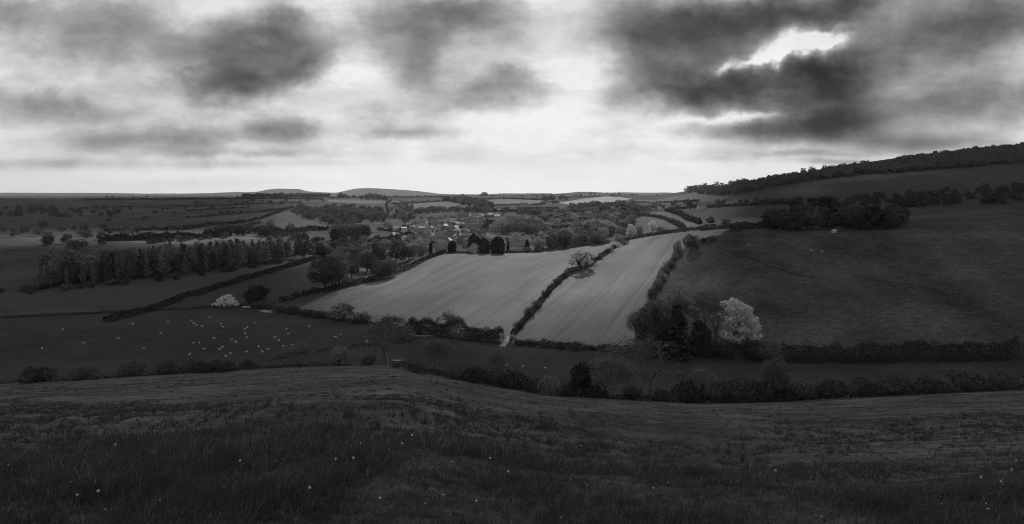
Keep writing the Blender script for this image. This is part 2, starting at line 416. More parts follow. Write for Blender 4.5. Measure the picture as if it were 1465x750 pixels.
piece('meadow', owner == -2, M_MEADOW, 'dark grassy meadow slope falling away from the viewer')
piece('pasture', owner == -3, M_VALLEY, 'flat valley floor pasture below the brow hedge, grazed by sheep')
piece('hills', owner == -4, M_FAR, 'faint low hills along the horizon')
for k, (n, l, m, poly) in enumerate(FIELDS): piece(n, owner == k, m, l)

# ------------------------------------------------------------------ sky
w = bpy.data.worlds.new('World'); sc.world = w; w.use_nodes = True
nt = w.node_tree; N = nt.nodes; L = nt.links; N.clear()
tc = N.new('ShaderNodeTexCoord'); D = tc.outputs['Generated']
sky = N.new('ShaderNodeTexSky'); sky.sky_type = 'NISHITA'; sky.sun_disc = False
sky.sun_elevation = R(SUN_EL); sky.sun_rotation = R(SUN_AZ); sky.air_density = 1; sky.dust_density = 2.0
bw = N.new('ShaderNodeRGBToBW'); L.new(sky.outputs[0], bw.inputs[0])
sep = N.new('ShaderNodeSeparateXYZ'); L.new(D, sep.inputs[0])
mt = lambda op, a, b=None, clamp=False: math_n(nt, op, a, b, clamp)
yy = mt('MAXIMUM', sep.outputs[1], .12)
u = mt('DIVIDE', sep.outputs[0], yy); v = mt('DIVIDE', sep.outputs[2], yy)
comb = N.new('ShaderNodeCombineXYZ'); L.new(u, comb.inputs[0]); L.new(v, comb.inputs[1]); UV = comb.outputs[0]
# cloud layer coordinates (foreshorten towards the horizon)
zz = mt('ADD', mt('MAXIMUM', sep.outputs[2], 0.0), .22)
cq = N.new('ShaderNodeCombineXYZ'); L.new(mt('DIVIDE', sep.outputs[0], zz), cq.inputs[0]); L.new(mt('DIVIDE', sep.outputs[1], zz), cq.inputs[1])
Q = cq.outputs[0]
def noise_vec(vec, scale, detail, off):
    n = N.new('ShaderNodeTexNoise'); n.inputs['Scale'].default_value = scale; n.inputs['Detail'].default_value = detail
    n.inputs['Roughness'].default_value = .6
    L.new(mapping(nt, vec, loc=off), n.inputs['Vector']); return n
w1 = noise_vec(UV, 5.0, 4, (3.1, 1.7, 0)); w2 = noise_vec(UV, 15.0, 7, (7.7, 2.2, 0))
def sub(c, amt):
    a = N.new('ShaderNodeVectorMath'); a.operation = 'SUBTRACT'; L.new(c, a.inputs[0]); a.inputs[1].default_value = (.5, .5, .5)
    b = N.new('ShaderNodeVectorMath'); b.operation = 'SCALE'; L.new(a.outputs[0], b.inputs[0]); b.inputs['Scale'].default_value = amt
    return b.outputs[0]
def vadd(a, b):
    n = N.new('ShaderNodeVectorMath'); n.operation = 'ADD'; L.new(a, n.inputs[0]); L.new(b, n.inputs[1]); return n.outputs[0]
wv_ = N.new('ShaderNodeVectorMath'); wv_.operation = 'MULTIPLY'; L.new(vadd(sub(w1.outputs['Color'], .085), sub(w2.outputs['Color'], .060)), wv_.inputs[0])
wk = N.new('ShaderNodeCombineXYZ'); wk.inputs[0].default_value = 1.0; L.new(maprange(nt, v, .02, .22, .10, 1.0, True), wk.inputs[1]); L.new(wk.outputs[0], wv_.inputs[1])
WUV = vadd(UV, wv_.outputs[0])
def blob(px, py, rx, ry, rot, amp, power=1.0):
    """a bank of cloud in the direction of that part of the sky"""
    cu, cv = (px-CX)/F, (HY-py)/F
    n = N.new('ShaderNodeVectorMath'); n.operation = 'SUBTRACT'; L.new(WUV, n.inputs[0]); n.inputs[1].default_value = (cu, cv, 0)
    s = mapping(nt, n.outputs[0], rot=(0, 0, -R(rot)))
    t = N.new('ShaderNodeVectorMath'); t.operation = 'MULTIPLY'; L.new(s, t.inputs[0]); t.inputs[1].default_value = (F/rx, F/ry, 0)
    d = N.new('ShaderNodeVectorMath'); d.operation = 'DOT_PRODUCT'; L.new(t.outputs[0], d.inputs[0]); L.new(t.outputs[0], d.inputs[1])
    r2 = d.outputs['Value']
    if power != 1: r2 = mt('POWER', r2, power)
    return mt('MULTIPLY', mt('EXPONENT', mt('MULTIPLY', r2, -1.0)), amp)
acc = None
for b in BLOBS:
    q = blob(*b); acc = q if acc is None else mt('ADD', acc, q)
f1 = noise_n(nt, mapping(nt, Q, (1, 1, 1), loc=(2.3, 5.1, 0)), 1.5, 8, .6, .15)
f2 = noise_n(nt, mapping(nt, UV, (1, 1.5, 1), loc=(1.3, .4, 0)), 8.0, 9, .62, .10)
f4 = noise_n(nt, mapping(nt, WUV, (1, 1.3, 1), loc=(6.3, 1.4, 0)), 26.0, 7, .62, .1)
f3 = noise_n(nt, mapping(nt, UV, (1, 4.5, 1), loc=(4.3, 2.4, 0)), 3.0, 8, .6, .1)
mod = mt('ADD', 1.0, mt('ADD', mt('MULTIPLY', mt('SUBTRACT', f2, .5), .95), mt('ADD', mt('MULTIPLY', mt('SUBTRACT', f1, .5), .8), mt('MULTIPLY', mt('SUBTRACT', f4, .5), .45))))
edge = maprange(nt, mt('ADD', acc, mt('ADD', mt('MULTIPLY', mt('SUBTRACT', f2, .5), 1.3), mt('MULTIPLY', mt('SUBTRACT', f4, .5), .8))), -.05, .85, .45, 1.0, True)
tau = mt('MULTIPLY', mt('MULTIPLY', acc, mod), edge)
veil = mt('ADD', mt('MULTIPLY', mt('SUBTRACT', f1, .50), .85), mt('ADD', mt('MULTIPLY', mt('SUBTRACT', f2, .5), .85), mt('ADD', mt('MULTIPLY', mt('SUBTRACT', f3, .51), 1.25), mt('MULTIPLY', mt('SUBTRACT', f4, .5), .16))))
tau = mt('ADD', tau, mt('MULTIPLY', veil, maprange(nt, v, .01, .10, .12, 1.0, True)))
tau = mt('MAXIMUM', tau, -.06)
# brightness of the thin veil: glare round the hidden sun, broad and low in front
gl = blob(790, 140, 420, 330, 0, .22)
lowg = blob(760, 255, 560, 80, 0, .24)
nis = mt('MULTIPLY', bw.outputs[0], .045)
bright = mt('ADD', mt('ADD', mt('MINIMUM', nis, .25), .46), mt('ADD', gl, lowg))
bright = mt('MINIMUM', bright, SKY_MAX)
Lm = mt('MULTIPLY', bright, mt('EXPONENT', mt('MULTIPLY', tau, -1.0)))
tex = mt('ADD', 1.0, mt('MULTIPLY', mt('ADD', mt('MULTIPLY', mt('SUBTRACT', f4, .5), .30), mt('MULTIPLY', mt('SUBTRACT', f2, .5), .45)), maprange(nt, v, .02, .14, .25, 1.0, True)))
Lm = mt('MINIMUM', mt('MULTIPLY', Lm, tex), .90)
# behind and overhead: an even broken overcast
back = maprange(nt, f1, .35, .7, .42, .20)
fr = maprange(nt, sep.outputs[1], .12, .38, 0, 1, True)
Lm = mt('ADD', mt('MULTIPLY', Lm, fr), mt('MULTIPLY', back, mt('SUBTRACT', 1.0, fr)))
cc = N.new('ShaderNodeCombineColor')
Lm10 = mt('MULTIPLY', Lm, 10.0)
for i in range(3): L.new(Lm10, cc.inputs[i])
bg = N.new('ShaderNodeBackground'); L.new(cc.outputs[0], bg.inputs[0]); bg.inputs[1].default_value = .1
wo = N.new('ShaderNodeOutputWorld'); L.new(bg.outputs[0], wo.inputs[0])

# ------------------------------------------------------------------ sun and the unseen clouds added to shade the land
s_dir = Vector((math.sin(R(SUN_AZ))*math.cos(R(SUN_EL)), math.cos(R(SUN_AZ))*math.cos(R(SUN_EL)), math.sin(R(SUN_EL))))
sl = bpy.data.lights.new('sun', 'SUN'); sl.energy = SUN_E; sl.angle = R(2.2); sl.color = (1, 1, 1)
so = bpy.data.objects.new('sun', sl); COL.objects.link(so); so.rotation_euler = s_dir.to_track_quat('Z', 'Y').to_euler(); so.location = (0, 0, 500)
mc, cnt, cN, cL = new_mat('shade_cloud')
d_ = cN.new('ShaderNodeBsdfDiffuse'); t_ = cN.new('ShaderNodeBsdfTranslucent'); mx = cN.new('ShaderNodeMixShader')
d_.inputs[0].default_value = g3(.85); t_.inputs[0].default_value = g3(.85); mx.inputs[0].default_value = .35
cL.new(d_.outputs[0], mx.inputs[1]); cL.new(t_.outputs[0], mx.inputs[2])
cL.new(mx.outputs[0], cN.new('ShaderNodeOutputMaterial').inputs[0])
bm = bmesh.new(); bmesh.ops.create_icosphere(bm, subdivisions=2, radius=1)
ICO_V = np.array([x.co[:] for x in bm.verts]); ICO_F = np.array([[x.index for x in f.verts] for f in bm.faces]); bm.free()
def cloud(label, poly, H, rad, gap=.0):
    xs = [p[0] for p in poly]; yv = [p[1] for p in poly]
    vs, fs, n = [], [], 0
    off = s_dir*(H/s_dir.z)
    y = min(yv)
    while y < max(yv):
        x = min(xs)
        while x < max(xs):
            jx, jy = x+random.uniform(-.4, .4)*rad, y+random.uniform(-.4, .4)*rad
            if inside(poly, np.array([jx]), np.array([jy]))[0] and random.random() > gap:
                r = rad*random.uniform(.65, 1.1)
                p = ICO_V*np.array([r, r*1.15, r*.5])
                p = p*(1+.35*vnoise(ICO_V[:, 0]*2.3+jx, ICO_V[:, 1]*2.3+ICO_V[:, 2]*1.9+jy, 5))[:, None]
                vs.append(p+np.array([jx+off.x, jy+off.y, -40+off.z+random.uniform(-.2, .2)*rad])); fs.append(ICO_F+n); n += len(p)
            x += rad*.95
        y += rad*.95
    me = np_mesh('cloud', np.concatenate(vs), np.concatenate(fs), [mc], smooth=True, nper=3)
    return tag(link('cloud', me), label, 'cloud', kind='stuff')
for c_ in SHADE_CLOUDS: cloud(*c_)

# smoke drifting over the pale field under the low hill
def smoke():
    x, y, z = hit(846, 289, 900)
    vs, fs, n = [], [], 0
    for k in range(9):
        t = k/8.; r = 4+5*t; c = np.array([x+34*t+random.uniform(-2, 2), y+random.uniform(-6, 6), z+3+9*t+random.uniform(-1.5, 1.5)])
        vs.append(ICO_V*np.array([r*1.5, r, r*.7])+c); fs.append(ICO_F+n); n += len(ICO_V)
    me = np_mesh('smoke', np.concatenate(vs), np.concatenate(fs), nper=3)
    m, nt, N, L = new_mat('smoke_vapour'); pv = N.new('ShaderNodeVolumePrincipled'); pv.inputs['Color'].default_value = g3(.95); pv.inputs['Density'].default_value = .012
    L.new(pv.outputs[0], N.new('ShaderNodeOutputMaterial').inputs['Volume']); me.materials.append(m)
    tag(link('smoke', me), 'thin pale smoke drifting over the pale field under the low hill', 'smoke', kind='stuff')
smoke()

# ------------------------------------------------------------------ air
def haze(dens):
    x, y0, y1, z0, z1 = 21000, -40, 13500, -80, 190
    if True:
        bm = bmesh.new(); bmesh.ops.create_cube(bm, size=1)
        for vtx in bm.verts:
            vtx.co = Vector((vtx.co.x*2*x, y0+(vtx.co.y+.5)*(y1-y0), z0+(vtx.co.z+.5)*(z1-z0)))
        me = bpy.data.meshes.new('haze'); bm.to_mesh(me); bm.free()
    m, nt, N, L = new_mat('air'); pv = N.new('ShaderNodeVolumePrincipled')
    pv.inputs['Color'].default_value = g3(.97); pv.inputs['Density'].default_value = dens; pv.inputs['Anisotropy'].default_value = .25
    o = N.new('ShaderNodeOutputMaterial'); L.new(pv.outputs[0], o.inputs['Volume'])
    me.materials.append(m)
    tag(link('haze', me), 'thin pale haze filling the valley air', 'haze', kind='stuff')
# ------------------------------------------------------------------ plant geometry (all prototypes one unit high, base at the origin)
M_BARK = plain_mat('bark', .07, .9, 8, .35)
M_PALEBARK = plain_mat('pale_bark', .15, .9, 8, .3)
M_TWIG = plain_mat('twigs', .13, .9, 4, .3)
LEAF = {n: leaf_mat('leaf_'+n, a, t, v) for n, a, t, v in [
    ('dark', .058, .2, .35), ('mid', .105, .25, .4), ('green', .16, .28, .35), ('light', .26, .28, .3), ('pale', .50, .3, .2), ('painted_sun', .72, .3, .1), ('blossom', .78, .3, .1), ('conifer', .040, .15, .25), ('hedge', .060, .25, .25), ('bud', .13, .3, .25)]}

def unit(n, rng):
    d = rng.normal(size=(n, 3)); return d/np.linalg.norm(d, axis=1)[:, None]
def leaf_quads(P, Nn, size, rng, aspect=1.0, jitter=.42, up=None):
    """small leaf sprays: one quad each, facing roughly outward"""
    n = len(P)
    N2 = Nn+jitter*unit(n, rng); N2 /= np.linalg.norm(N2, axis=1)[:, None]+1e-9
    r = unit(n, rng) if up is None else np.tile(np.array([0, 0, 1.]), (n, 1))+up*unit(n, rng)
    t = np.cross(N2, r); t /= np.linalg.norm(t, axis=1)[:, None]+1e-9
    b = np.cross(N2, t)
    s = (size*rng.uniform(.6, 1.35, n))[:, None]
    t = t*s*.5; b = b*s*.5*aspect
    v = np.stack([P-t-b*.7, P+t*.8-b, P+t+b*.8, P-t*.7+b], 1).reshape(-1, 3)
    f = np.arange(4*n).reshape(n, 4)
    return v, f
def tubes(segs, sides=5):
    """segs: list of (p0, p1, r0, r1) -> tapered quads"""
    a = np.array([np.concatenate([s[0], s[1], [s[2], s[3]]]) for s in segs], float)
    p0, p1, r0, r1 = a[:, :3], a[:, 3:6], a[:, 6], a[:, 7]
    d = p1-p0; d /= np.linalg.norm(d, axis=1)[:, None]+1e-9
    ref = np.where(np.abs(d[:, 2:3]) > .9, np.array([[1., 0, 0]]), np.array([[0, 0, 1.]]))
    t = np.cross(d, ref); t /= np.linalg.norm(t, axis=1)[:, None]; b = np.cross(d, t)
    vs = []
    for k in range(sides):
        an = 2*math.pi*k/sides; o = math.cos(an)*t+math.sin(an)*b
        vs += [p0+o*r0[:, None], p1+o*r1[:, None]]
    v = np.stack(vs, 1); n = len(a); base = (np.arange(n)*2*sides)[:, None]
    f = []
    for k in range(sides):
        k2 = (k+1) % sides
        f.append(np.concatenate([base+2*k, base+2*k2, base+2*k2+1, base+2*k+1], 1))
    return v.reshape(-1, 3), np.stack(f, 1).reshape(-1, 4)
def arr(*a): return np.array(a, float)

def branch_tree(rng, h0=.18, depth=5, spread=.55, r=.022, ratio=.76, l0=.2, kids=(2, 3), updraft=.25, lean=(0, 0), gnarl=.25):
    segs, tips = [], []
    def rec(p, d, l, rr, dep):
        n = 2 if dep > 1 else 1
        for _ in range(n):
            d = d+gnarl*rng.normal(size=3)*.35; d[2] += updraft*.12; d /= np.linalg.norm(d)
            q = p+d*l/n; segs.append((p, q, rr, rr*.86)); p = q; rr *= .86
        if dep == 0: tips.append((p, d)); return
        k = rng.integers(kids[0], kids[1]+1); ph = rng.uniform(0, 6.28)
        for i in range(k):
            a = arr(math.cos(ph+i*6.28/k), math.sin(ph+i*6.28/k), 0)
            a = a-d*np.dot(a, d); a /= np.linalg.norm(a)+1e-9
            nd = d*rng.uniform(.65, 1.0)+a*spread*rng.uniform(.6, 1.5)+arr(0, 0, updraft*.3); nd /= np.linalg.norm(nd)
            rec(p, nd, l*ratio*rng.uniform(.75, 1.15), rr*rng.uniform(.58, .76), dep-1)
    d0 = arr(lean[0], lean[1], 1.); d0 /= np.linalg.norm(d0)
    p = arr(0, 0, -.02); q = p+d0*(h0+.02); segs.append((p, q, r*1.25, r))
    rec(q, d0, l0, r, depth)
    return segs, tips
def norm_h(vs):
    top = max(v[:, 2].max() for v in vs)
    return [v/top for v in vs]

def crown_lobes(rng, n, w, zc, hz, r0, r1, zmin=-.5, core=.30):
    d = unit(n*3, rng); d = d[d[:, 2] > zmin][:n]
    c = arr(0, 0, zc)+d*arr(w*.5-r0*.9, w*.5-r0*.9, hz-r0*.8)*rng.uniform(.85, 1.05, len(d))[:, None]
    rad = rng.uniform(r0, r1, len(d))
    return np.concatenate([c, [[0, 0, zc]]]), np.append(rad, core)
def lobe_leaves(c, rad, n, rng, shell=(.72, 1.06), zfloor=.01, cut=.8):
    w = rad**2; k = rng.choice(len(c), size=n, p=w/w.sum())
    d = unit(n, rng); P = c[k]+d*(rad[k]*rng.uniform(shell[0], shell[1], n))[:, None]
    keep = P[:, 2] > zfloor
    for i in range(len(c)):
        ins = np.linalg.norm(P-c[i], axis=1) < rad[i]*cut
        keep &= ~(ins & (k != i))
    return P[keep], d[keep]

def mk_broad(seed, n=5000, leaf=.030, w=.95, zc=.56, hz=.46, lobes=26, r0=.11, r1=.19, zmin=-.75, trunk_h=.35, tr=.028, cut=.8, core=.30):
    rng = np.random.default_rng(seed)
    c, rad = crown_lobes(rng, lobes, w, zc, hz, r0, r1, zmin, core)
    P, d = lobe_leaves(c, rad, n, rng, cut=cut)
    lv = leaf_quads(P, d, leaf, rng)
    segs = [(arr(0, 0, -.03), arr(0, 0, trunk_h), tr*1.3, tr)]
    for i in range(len(c)-1):
        s = arr(0, 0, trunk_h*rng.uniform(.5, 1)); mid = (s+c[i])/2+rng.normal(size=3)*.03
        segs += [(s, mid, tr*.6, tr*.4), (mid, c[i], tr*.4, tr*.12)]
    return tubes(segs), lv
def mk_bare(seed, n=900, leaf=.02, **kw):
    rng = np.random.default_rng(seed)
    segs, tips = branch_tree(rng, **kw)
    extra = []
    for p, d in tips:
        for _ in range(3):
            nd = d+.7*rng.normal(size=3); nd /= np.linalg.norm(nd); extra.append((p, p+nd*rng.uniform(.03, .07), .0034, .002))
    tv = tubes(segs+extra, 3)
    T = np.array([e[1] for e in extra]); k = rng.choice(len(T), n)
    P = T[k]+rng.normal(size=(n, 3))*.02
    lv = leaf_quads(P, unit(n, rng), leaf, rng)
    top = max(tv[0][:, 2].max(), lv[0][:, 2].max())
    return (tv[0]/top, tv[1]), (lv[0]/top, lv[1])
def mk_open(seed, n=4200, leaf=.024, pale=True, **kw):
    """spreading tree in young leaf: clumps of spray at the branch ends with gaps between"""
    rng = np.random.default_rng(seed)
    a = dict(h0=.14, depth=4, spread=.75, r=.030, ratio=.74, l0=.2, kids=(3, 3), updraft=.12); a.update(kw)
    segs, tips = branch_tree(rng, **a)
    T = np.array([t[0] for t in tips]); D = np.array([t[1] for t in tips])
    k = rng.choice(len(T), n); dd = unit(n, rng)
    P = T[k]+dd*rng.uniform(.2, 1, n)[:, None]**.5*arr(.062, .062, .045)
    P = P[P[:, 2] > .03]
    lv = leaf_quads(P, dd[:len(P)]*.5+arr(0, 0, .7), leaf, rng, jitter=.6)
    tv = tubes(segs, 4); top = max(tv[0][:, 2].max(), lv[0][:, 2].max())
    return (tv[0]/top, tv[1]), (lv[0]/top, lv[1])
def mk_cypress(seed, n=4200, w=.42, leaf=.026, blunt=.55):
    rng = np.random.default_rng(seed)
    z = rng.uniform(0.01, 1, n); an = rng.uniform(0, 6.2832, n)
    prof = np.power(np.clip(np.sin(np.pi*np.clip(z*.80+.20, 0, 1)), 0, 1), blunt)
    lump = 1+.5*vnoise(np.cos(an)*2.6+z*6, np.sin(an)*2.2+seed, seed)+.35*vnoise(an*3, z*12, seed+3)
    r = w*.5*prof*lump*rng.uniform(.8, 1.03, n)
    P = np.stack([np.cos(an)*r, np.sin(an)*r, z], 1); d = np.stack([np.cos(an), np.sin(an), .35+0*z], 1)
    lv = leaf_quads(P, d, leaf, rng, aspect=2.0, jitter=.7, up=.35)
    return tubes([(arr(0, 0, -.03), arr(0, 0, .5), .025, .015), (arr(0, 0, .5), arr(0, 0, .92), .015, .004)]), lv
def mk_conifer(seed, n=4200, w=.55, leaf=.034):
    rng = np.random.default_rng(seed)
    segs = [(arr(0, 0, -.03), arr(0, 0, .98), .022, .003)]; Ps, Ds = [], []
    for lev in np.linspace(.06, .95, 17):
        L_ = w*.5*(1-lev)**.8*1.05+.02
        for k in range(7):
            an = rng.uniform(0, 6.283); l = L_*rng.uniform(.7, 1.1)
            e = arr(math.cos(an)*l, math.sin(an)*l, lev-.18*l+.0); s = arr(0, 0, lev)
            segs.append((s, e, .006, .002)); m = max(4, int(n/119))
            t = rng.uniform(.15, 1, m)[:, None]; p = s+(e-s)*t+rng.normal(size=(m, 3))*arr(.025, .025, .014)
            Ps.append(p); Ds.append(np.tile(arr(math.cos(an)*.4, math.sin(an)*.4, .8), (m, 1)))
    P = np.concatenate(Ps); return tubes(segs, 4), leaf_quads(P, np.concatenate(Ds), leaf, rng, jitter=.6)
def mk_poplar(seed, n=1700, w=.33, leaf=.024):
    rng = np.random.default_rng(seed)
    segs = [(arr(0, 0, -.03), arr(.0, 0, .55), .016, .010), (arr(0, 0, .55), arr(.01, 0, 1.0), .010, .002)]; Ps = []
    for k in range(46):
        z0 = rng.uniform(.12, .9); an = rng.uniform(0, 6.283); l = (w*.5)*(1.15-z0)*rng.uniform(.6, 1.1)
        s = arr(0, 0, z0); e = arr(math.cos(an)*l, math.sin(an)*l, z0+rng.uniform(.10, .2))
        segs.append((s, e, .005, .0018)); m = max(6, n//46); t = rng.uniform(.2, 1.1, m)[:, None]
        Ps.append(s+(e-s)*t+rng.normal(size=(m, 3))*.014)
    P = np.concatenate(Ps); P = P[P[:, 2] > .08]
    return tubes(segs, 3), leaf_quads(P, unit(len(P), rng), leaf, rng, aspect=1.4)
def mk_pine(seed, n=4200, leaf=.028):
    rng = np.random.default_rng(seed)
    c, rad = [], []; segs = [(arr(0, 0, -.03), arr(.02, 0, .5), .026, .02), (arr(.02, 0, .5), arr(.0, .0, .9), .02, .006)]
    for k in range(13):
        z = rng.uniform(.42, .95); an = rng.uniform(0, 6.283); l = rng.uniform(.12, .44)*(1.25-z*.75)
        p = arr(math.cos(an)*l, math.sin(an)*l, z); c.append(p); rad.append(rng.uniform(.09, .15)); segs.append((arr(.01, 0, z-.1), p, .010, .004))
    c = np.array(c); rad = np.array(rad); k = rng.choice(len(c), n); d = unit(n, rng)
    P = c[k]+d*arr(1.25, 1.25, .55)*(rad[k]*rng.uniform(.55, 1.05, n))[:, None]
    return tubes(segs), leaf_quads(P, d, leaf, rng, jitter=.6)
def mk_shrub(seed, n=2600, leaf=.045, w=1.5, lobes=16):
    rng = np.random.default_rng(seed)
    an = rng.uniform(0, 6.283, lobes); l = np.sqrt(rng.uniform(0, 1, lobes))*w*.36
    rad = rng.uniform(.2, .36, lobes); h = (.95-rad)*rng.uniform(.45, 1, lobes)*(1-.5*(l/(w*.5))**2)
    c = np.stack([np.cos(an)*l, np.sin(an)*l, np.maximum(h, rad*.6)], 1)
    P, d = lobe_leaves(c, rad, n, rng, cut=.72, zfloor=-.02)
    lv = leaf_quads(P, d, leaf, rng)
    segs = []
    for i in range(lobes):
        s = arr(rng.uniform(-.06, .06), rng.uniform(-.06, .06), -.05); m = (s+c[i])/2+arr(0, 0, -.05)
        segs += [(s, m, .02, .014), (m, c[i], .014, .006)]
        for _ in range(6):
            e = c[i]+unit(1, rng)[0]*rad[i]*1.2; e[2] = max(e[2], .03); segs.append((c[i], e, .006, .002))
    tv = tubes(segs, 3); top = max(lv[0][:, 2].max(), .5)
    return (tv[0]/top, tv[1]), (lv[0]/top, lv[1])
def mk_feather(seed, n=3800, leaf=.022, w=.9, stems=7):
    """many stemmed willow or thorn, twigs fanning up in thin leaf"""
    rng = np.random.default_rng(seed); segs, tips = [], []
    for k in range(stems):
        an = rng.uniform(0, 6.283); s2, t2 = branch_tree(rng, h0=.10, depth=4, spread=.42, r=.010, ratio=.80, l0=.22, kids=(2, 3), updraft=.25, lean=(math.cos(an)*w*.5, math.sin(an)*w*.5))
        segs += s2; tips += t2
    ex = []
    for p, d in tips:
        for _ in range(2):
            nd = d+.5*rng.normal(size=3); nd /= np.linalg.norm(nd); ex.append((p, p+nd*rng.uniform(.04, .1), .003, .0015))
    T = np.array([e[1] for e in ex]); k = rng.choice(len(T), n); P = T[k]+rng.normal(size=(n, 3))*.03
    tv = tubes(segs+ex, 3); lv = leaf_quads(P, unit(n, rng), leaf, rng); top = tv[0][:, 2].max()
    return (tv[0]/top, tv[1]), (lv[0]/top, lv[1])

def mk_irregular(seed, lobes, n=9000, leaf=.026):
    """one leaning, many domed crown: big boughs, each broken into smaller leaf domes"""
    rng = np.random.default_rng(seed); c, rad = [], []
    for x, z, r in lobes:
        for y in (-.6, .15, .7):
            q = arr(x+rng.normal()*.02, y*(.30-.2*abs(z-.55))+rng.normal()*.02, z+rng.normal()*.02-.05*abs(y)); c.append(q); rad.append(r*.8)
            for _ in range(6):
                d = unit(1, rng)[0]; d[2] = abs(d[2])*.8+.1*d[2]; c.append(q+d*r*.8); rad.append(r*rng.uniform(.3, .5))
    c = np.array(c); rad = np.array(rad)
    P, d = lobe_leaves(c, rad, n, rng, cut=.85); lv = leaf_quads(P, d, leaf, rng)
    segs = [(arr(0, 0, -.03), arr(.02, 0, .4), .035, .026)]
    for x, z, r in lobes: segs.append((arr(.01, 0, .12+.3*z*.6), arr(x, 0, z), .016, .005))
    top = lv[0][:, 2].max(); tv = tubes(segs)
    return (tv[0]/top, tv[1]), (lv[0]/top, lv[1])
PALE = [(0,.88,.11),(.14,.80,.12),(-.13,.78,.12),(.24,.62,.12),(-.21,.66,.10),(.02,.66,.16),(.28,.45,.12),(.08,.45,.15),(-.10,.42,.12),(-.17,.27,.11),(.33,.28,.10),(.2,.25,.12),(.0,.2,.12)]
FLAT = [(-.58,.34,.15),(-.36,.55,.17),(-.12,.76,.17),(.14,.84,.17),(.38,.62,.17),(.58,.42,.15),(.76,.28,.13),(-.8,.24,.12),(.2,.5,.15),(-.15,.46,.14),(0,.25,.16),(.35,.26,.15),(-.38,.26,.15)]
class Proto:
    def __init__(s, kind, data, bark=None):
        s.kind = kind; (s.tv, s.tf), (s.lv, s.lf) = data; s.bark = bark or M_BARK; s.cache = {}
    def parts(s, leaf):
        if ('p', leaf) not in s.cache:
            s.cache['p', leaf] = (np_mesh('trunk', s.tv, s.tf, [s.bark], smooth=True), np_mesh('crown', s.lv, s.lf, [LEAF[leaf]]))
        return s.cache['p', leaf]
    def single(s, leaf):
        if ('s', leaf) not in s.cache:
            v = np.concatenate([s.tv, s.lv]); f = np.concatenate([s.tf, s.lf+len(s.tv)])
            s.cache['s', leaf] = np_mesh(s.kind, v, f, [s.bark, LEAF[leaf]], np.r_[np.zeros(len(s.tf)), np.ones(len(s.lf))])
        return s.cache['s', leaf]
PR = {
 'broad': [Proto('broadleaf_tree', mk_broad(s, 5200, .032)) for s in (1, 2)] + [Proto('broadleaf_tree', mk_broad(5, 5200, .03, w=.8, lobes=22))],
 'broadfar': [Proto('broadleaf_tree', mk_broad(s, 1300, .062, w=ww, lobes=14, r0=.15, r1=.24, zmin=-.9, zc=.52, hz=.48)) for s, ww in ((11, 1.0), (12, .9), (13, .75), (14, 1.1))],
 'tall': [Proto('broadleaf_tree', mk_broad(s, 1700, .052, w=ww, lobes=18, r0=.11, r1=.18, zc=.55, hz=.45, cut=.7)) for s, ww in ((21, .62), (22, .55), (23, .7))],
 'open': [Proto('spreading_tree', mk_broad(31, 5200, .026, w=1.5, zc=.50, hz=.48, lobes=44, r0=.10, r1=.16, zmin=-.55, core=.12, cut=.8, trunk_h=.3)), Proto('spreading_tree', mk_broad(32, 8000, .028, w=1.15, zc=.56, hz=.44, lobes=54, r0=.065, r1=.11, zmin=-.7, core=.05, cut=.6, trunk_h=.34, tr=.034))],
 'bare': [Proto('bare_tree', mk_bare(41, 420, .014, h0=.04, depth=7, spread=.62, l0=.11, r=.043, ratio=.87, gnarl=.5, kids=(2, 2)), M_TWIG), Proto('bare_tree', mk_bare(42, 700, .014, h0=.04, depth=7, spread=.5, l0=.10, r=.03, ratio=.88, gnarl=.4, kids=(2, 2)), M_TWIG)],
 'feather': [Proto('thorn_tree', mk_feather(s), M_TWIG) for s in (51, 52)],
 'cypress': [Proto('cypress_tree', mk_cypress(61)), Proto('cypress_tree', mk_cypress(62, w=.62, blunt=.42))],
 'conifer': [Proto('conifer_tree', mk_conifer(s)) for s in (71,)],
 'poplar': [Proto('poplar_tree', mk_poplar(s), M_PALEBARK) for s in (81, 82, 83)],
 'pine': [Proto('pine_tree', mk_pine(91))],
 'shrub': [Proto('shrub', mk_shrub(101)), Proto('shrub', mk_shrub(102, w=1.25)), Proto('shrub', mk_shrub(103, n=2000, w=1.7))],
 'shrubfar': [Proto('shrub', mk_shrub(111, n=700, leaf=.085, lobes=10)), Proto('shrub', mk_shrub(112, n=700, leaf=.085, lobes=9, w=1.3))],
 'irregular': [Proto('pale_tree', mk_irregular(141, PALE, 13000, .030)), Proto('blossoming_tree', mk_irregular(142, FLAT, 6000, .035))],
 'blossom': [Proto('blossoming_tree', mk_broad(121, 9000, .022, w=.80, lobes=52, r0=.075, r1=.125, zmin=-.85, cut=.86, zc=.55, hz=.45, core=.2))],
}
def plant(kind, leaf, x, y, h, label, cat='tree', group=None, wide=1.0, whole=False, var=None, name=None, sink=.02, rz=None):
    ps = PR[kind]; p = ps[var if var is not None else random.randrange(len(ps))]
    z = gz(x, y)-h*sink; rz = random.uniform(0, 6.283) if rz is None else rz; s = (h*wide, h*wide, h)
    nm = name or p.kind
    if whole:
        o = link(nm, p.single(leaf), None, (x, y, z), rz, s)
    else:
        o = link(nm, None, None, (x, y, z), rz, s)
        t, c = p.parts(leaf); link('trunk' if cat == 'tree' else 'stem', t, o); link('crown' if cat == 'tree' else 'foliage', c, o)
    return tag(o, label, cat, group)
def at(kind, leaf, px, py, hpx, label, wpx=None, ymin=175., ymax=1e9, base_w=.95, **kw):
    """stand a plant whose foot is seen at (px, py) and which is hpx photo pixels tall"""
    q = hit(px, py, ymin, ymax); h = hpx/F*q[1]
    if wpx: kw['wide'] = wpx/hpx/base_w
    return plant(kind, leaf, q[0], q[1], h, label, **kw)
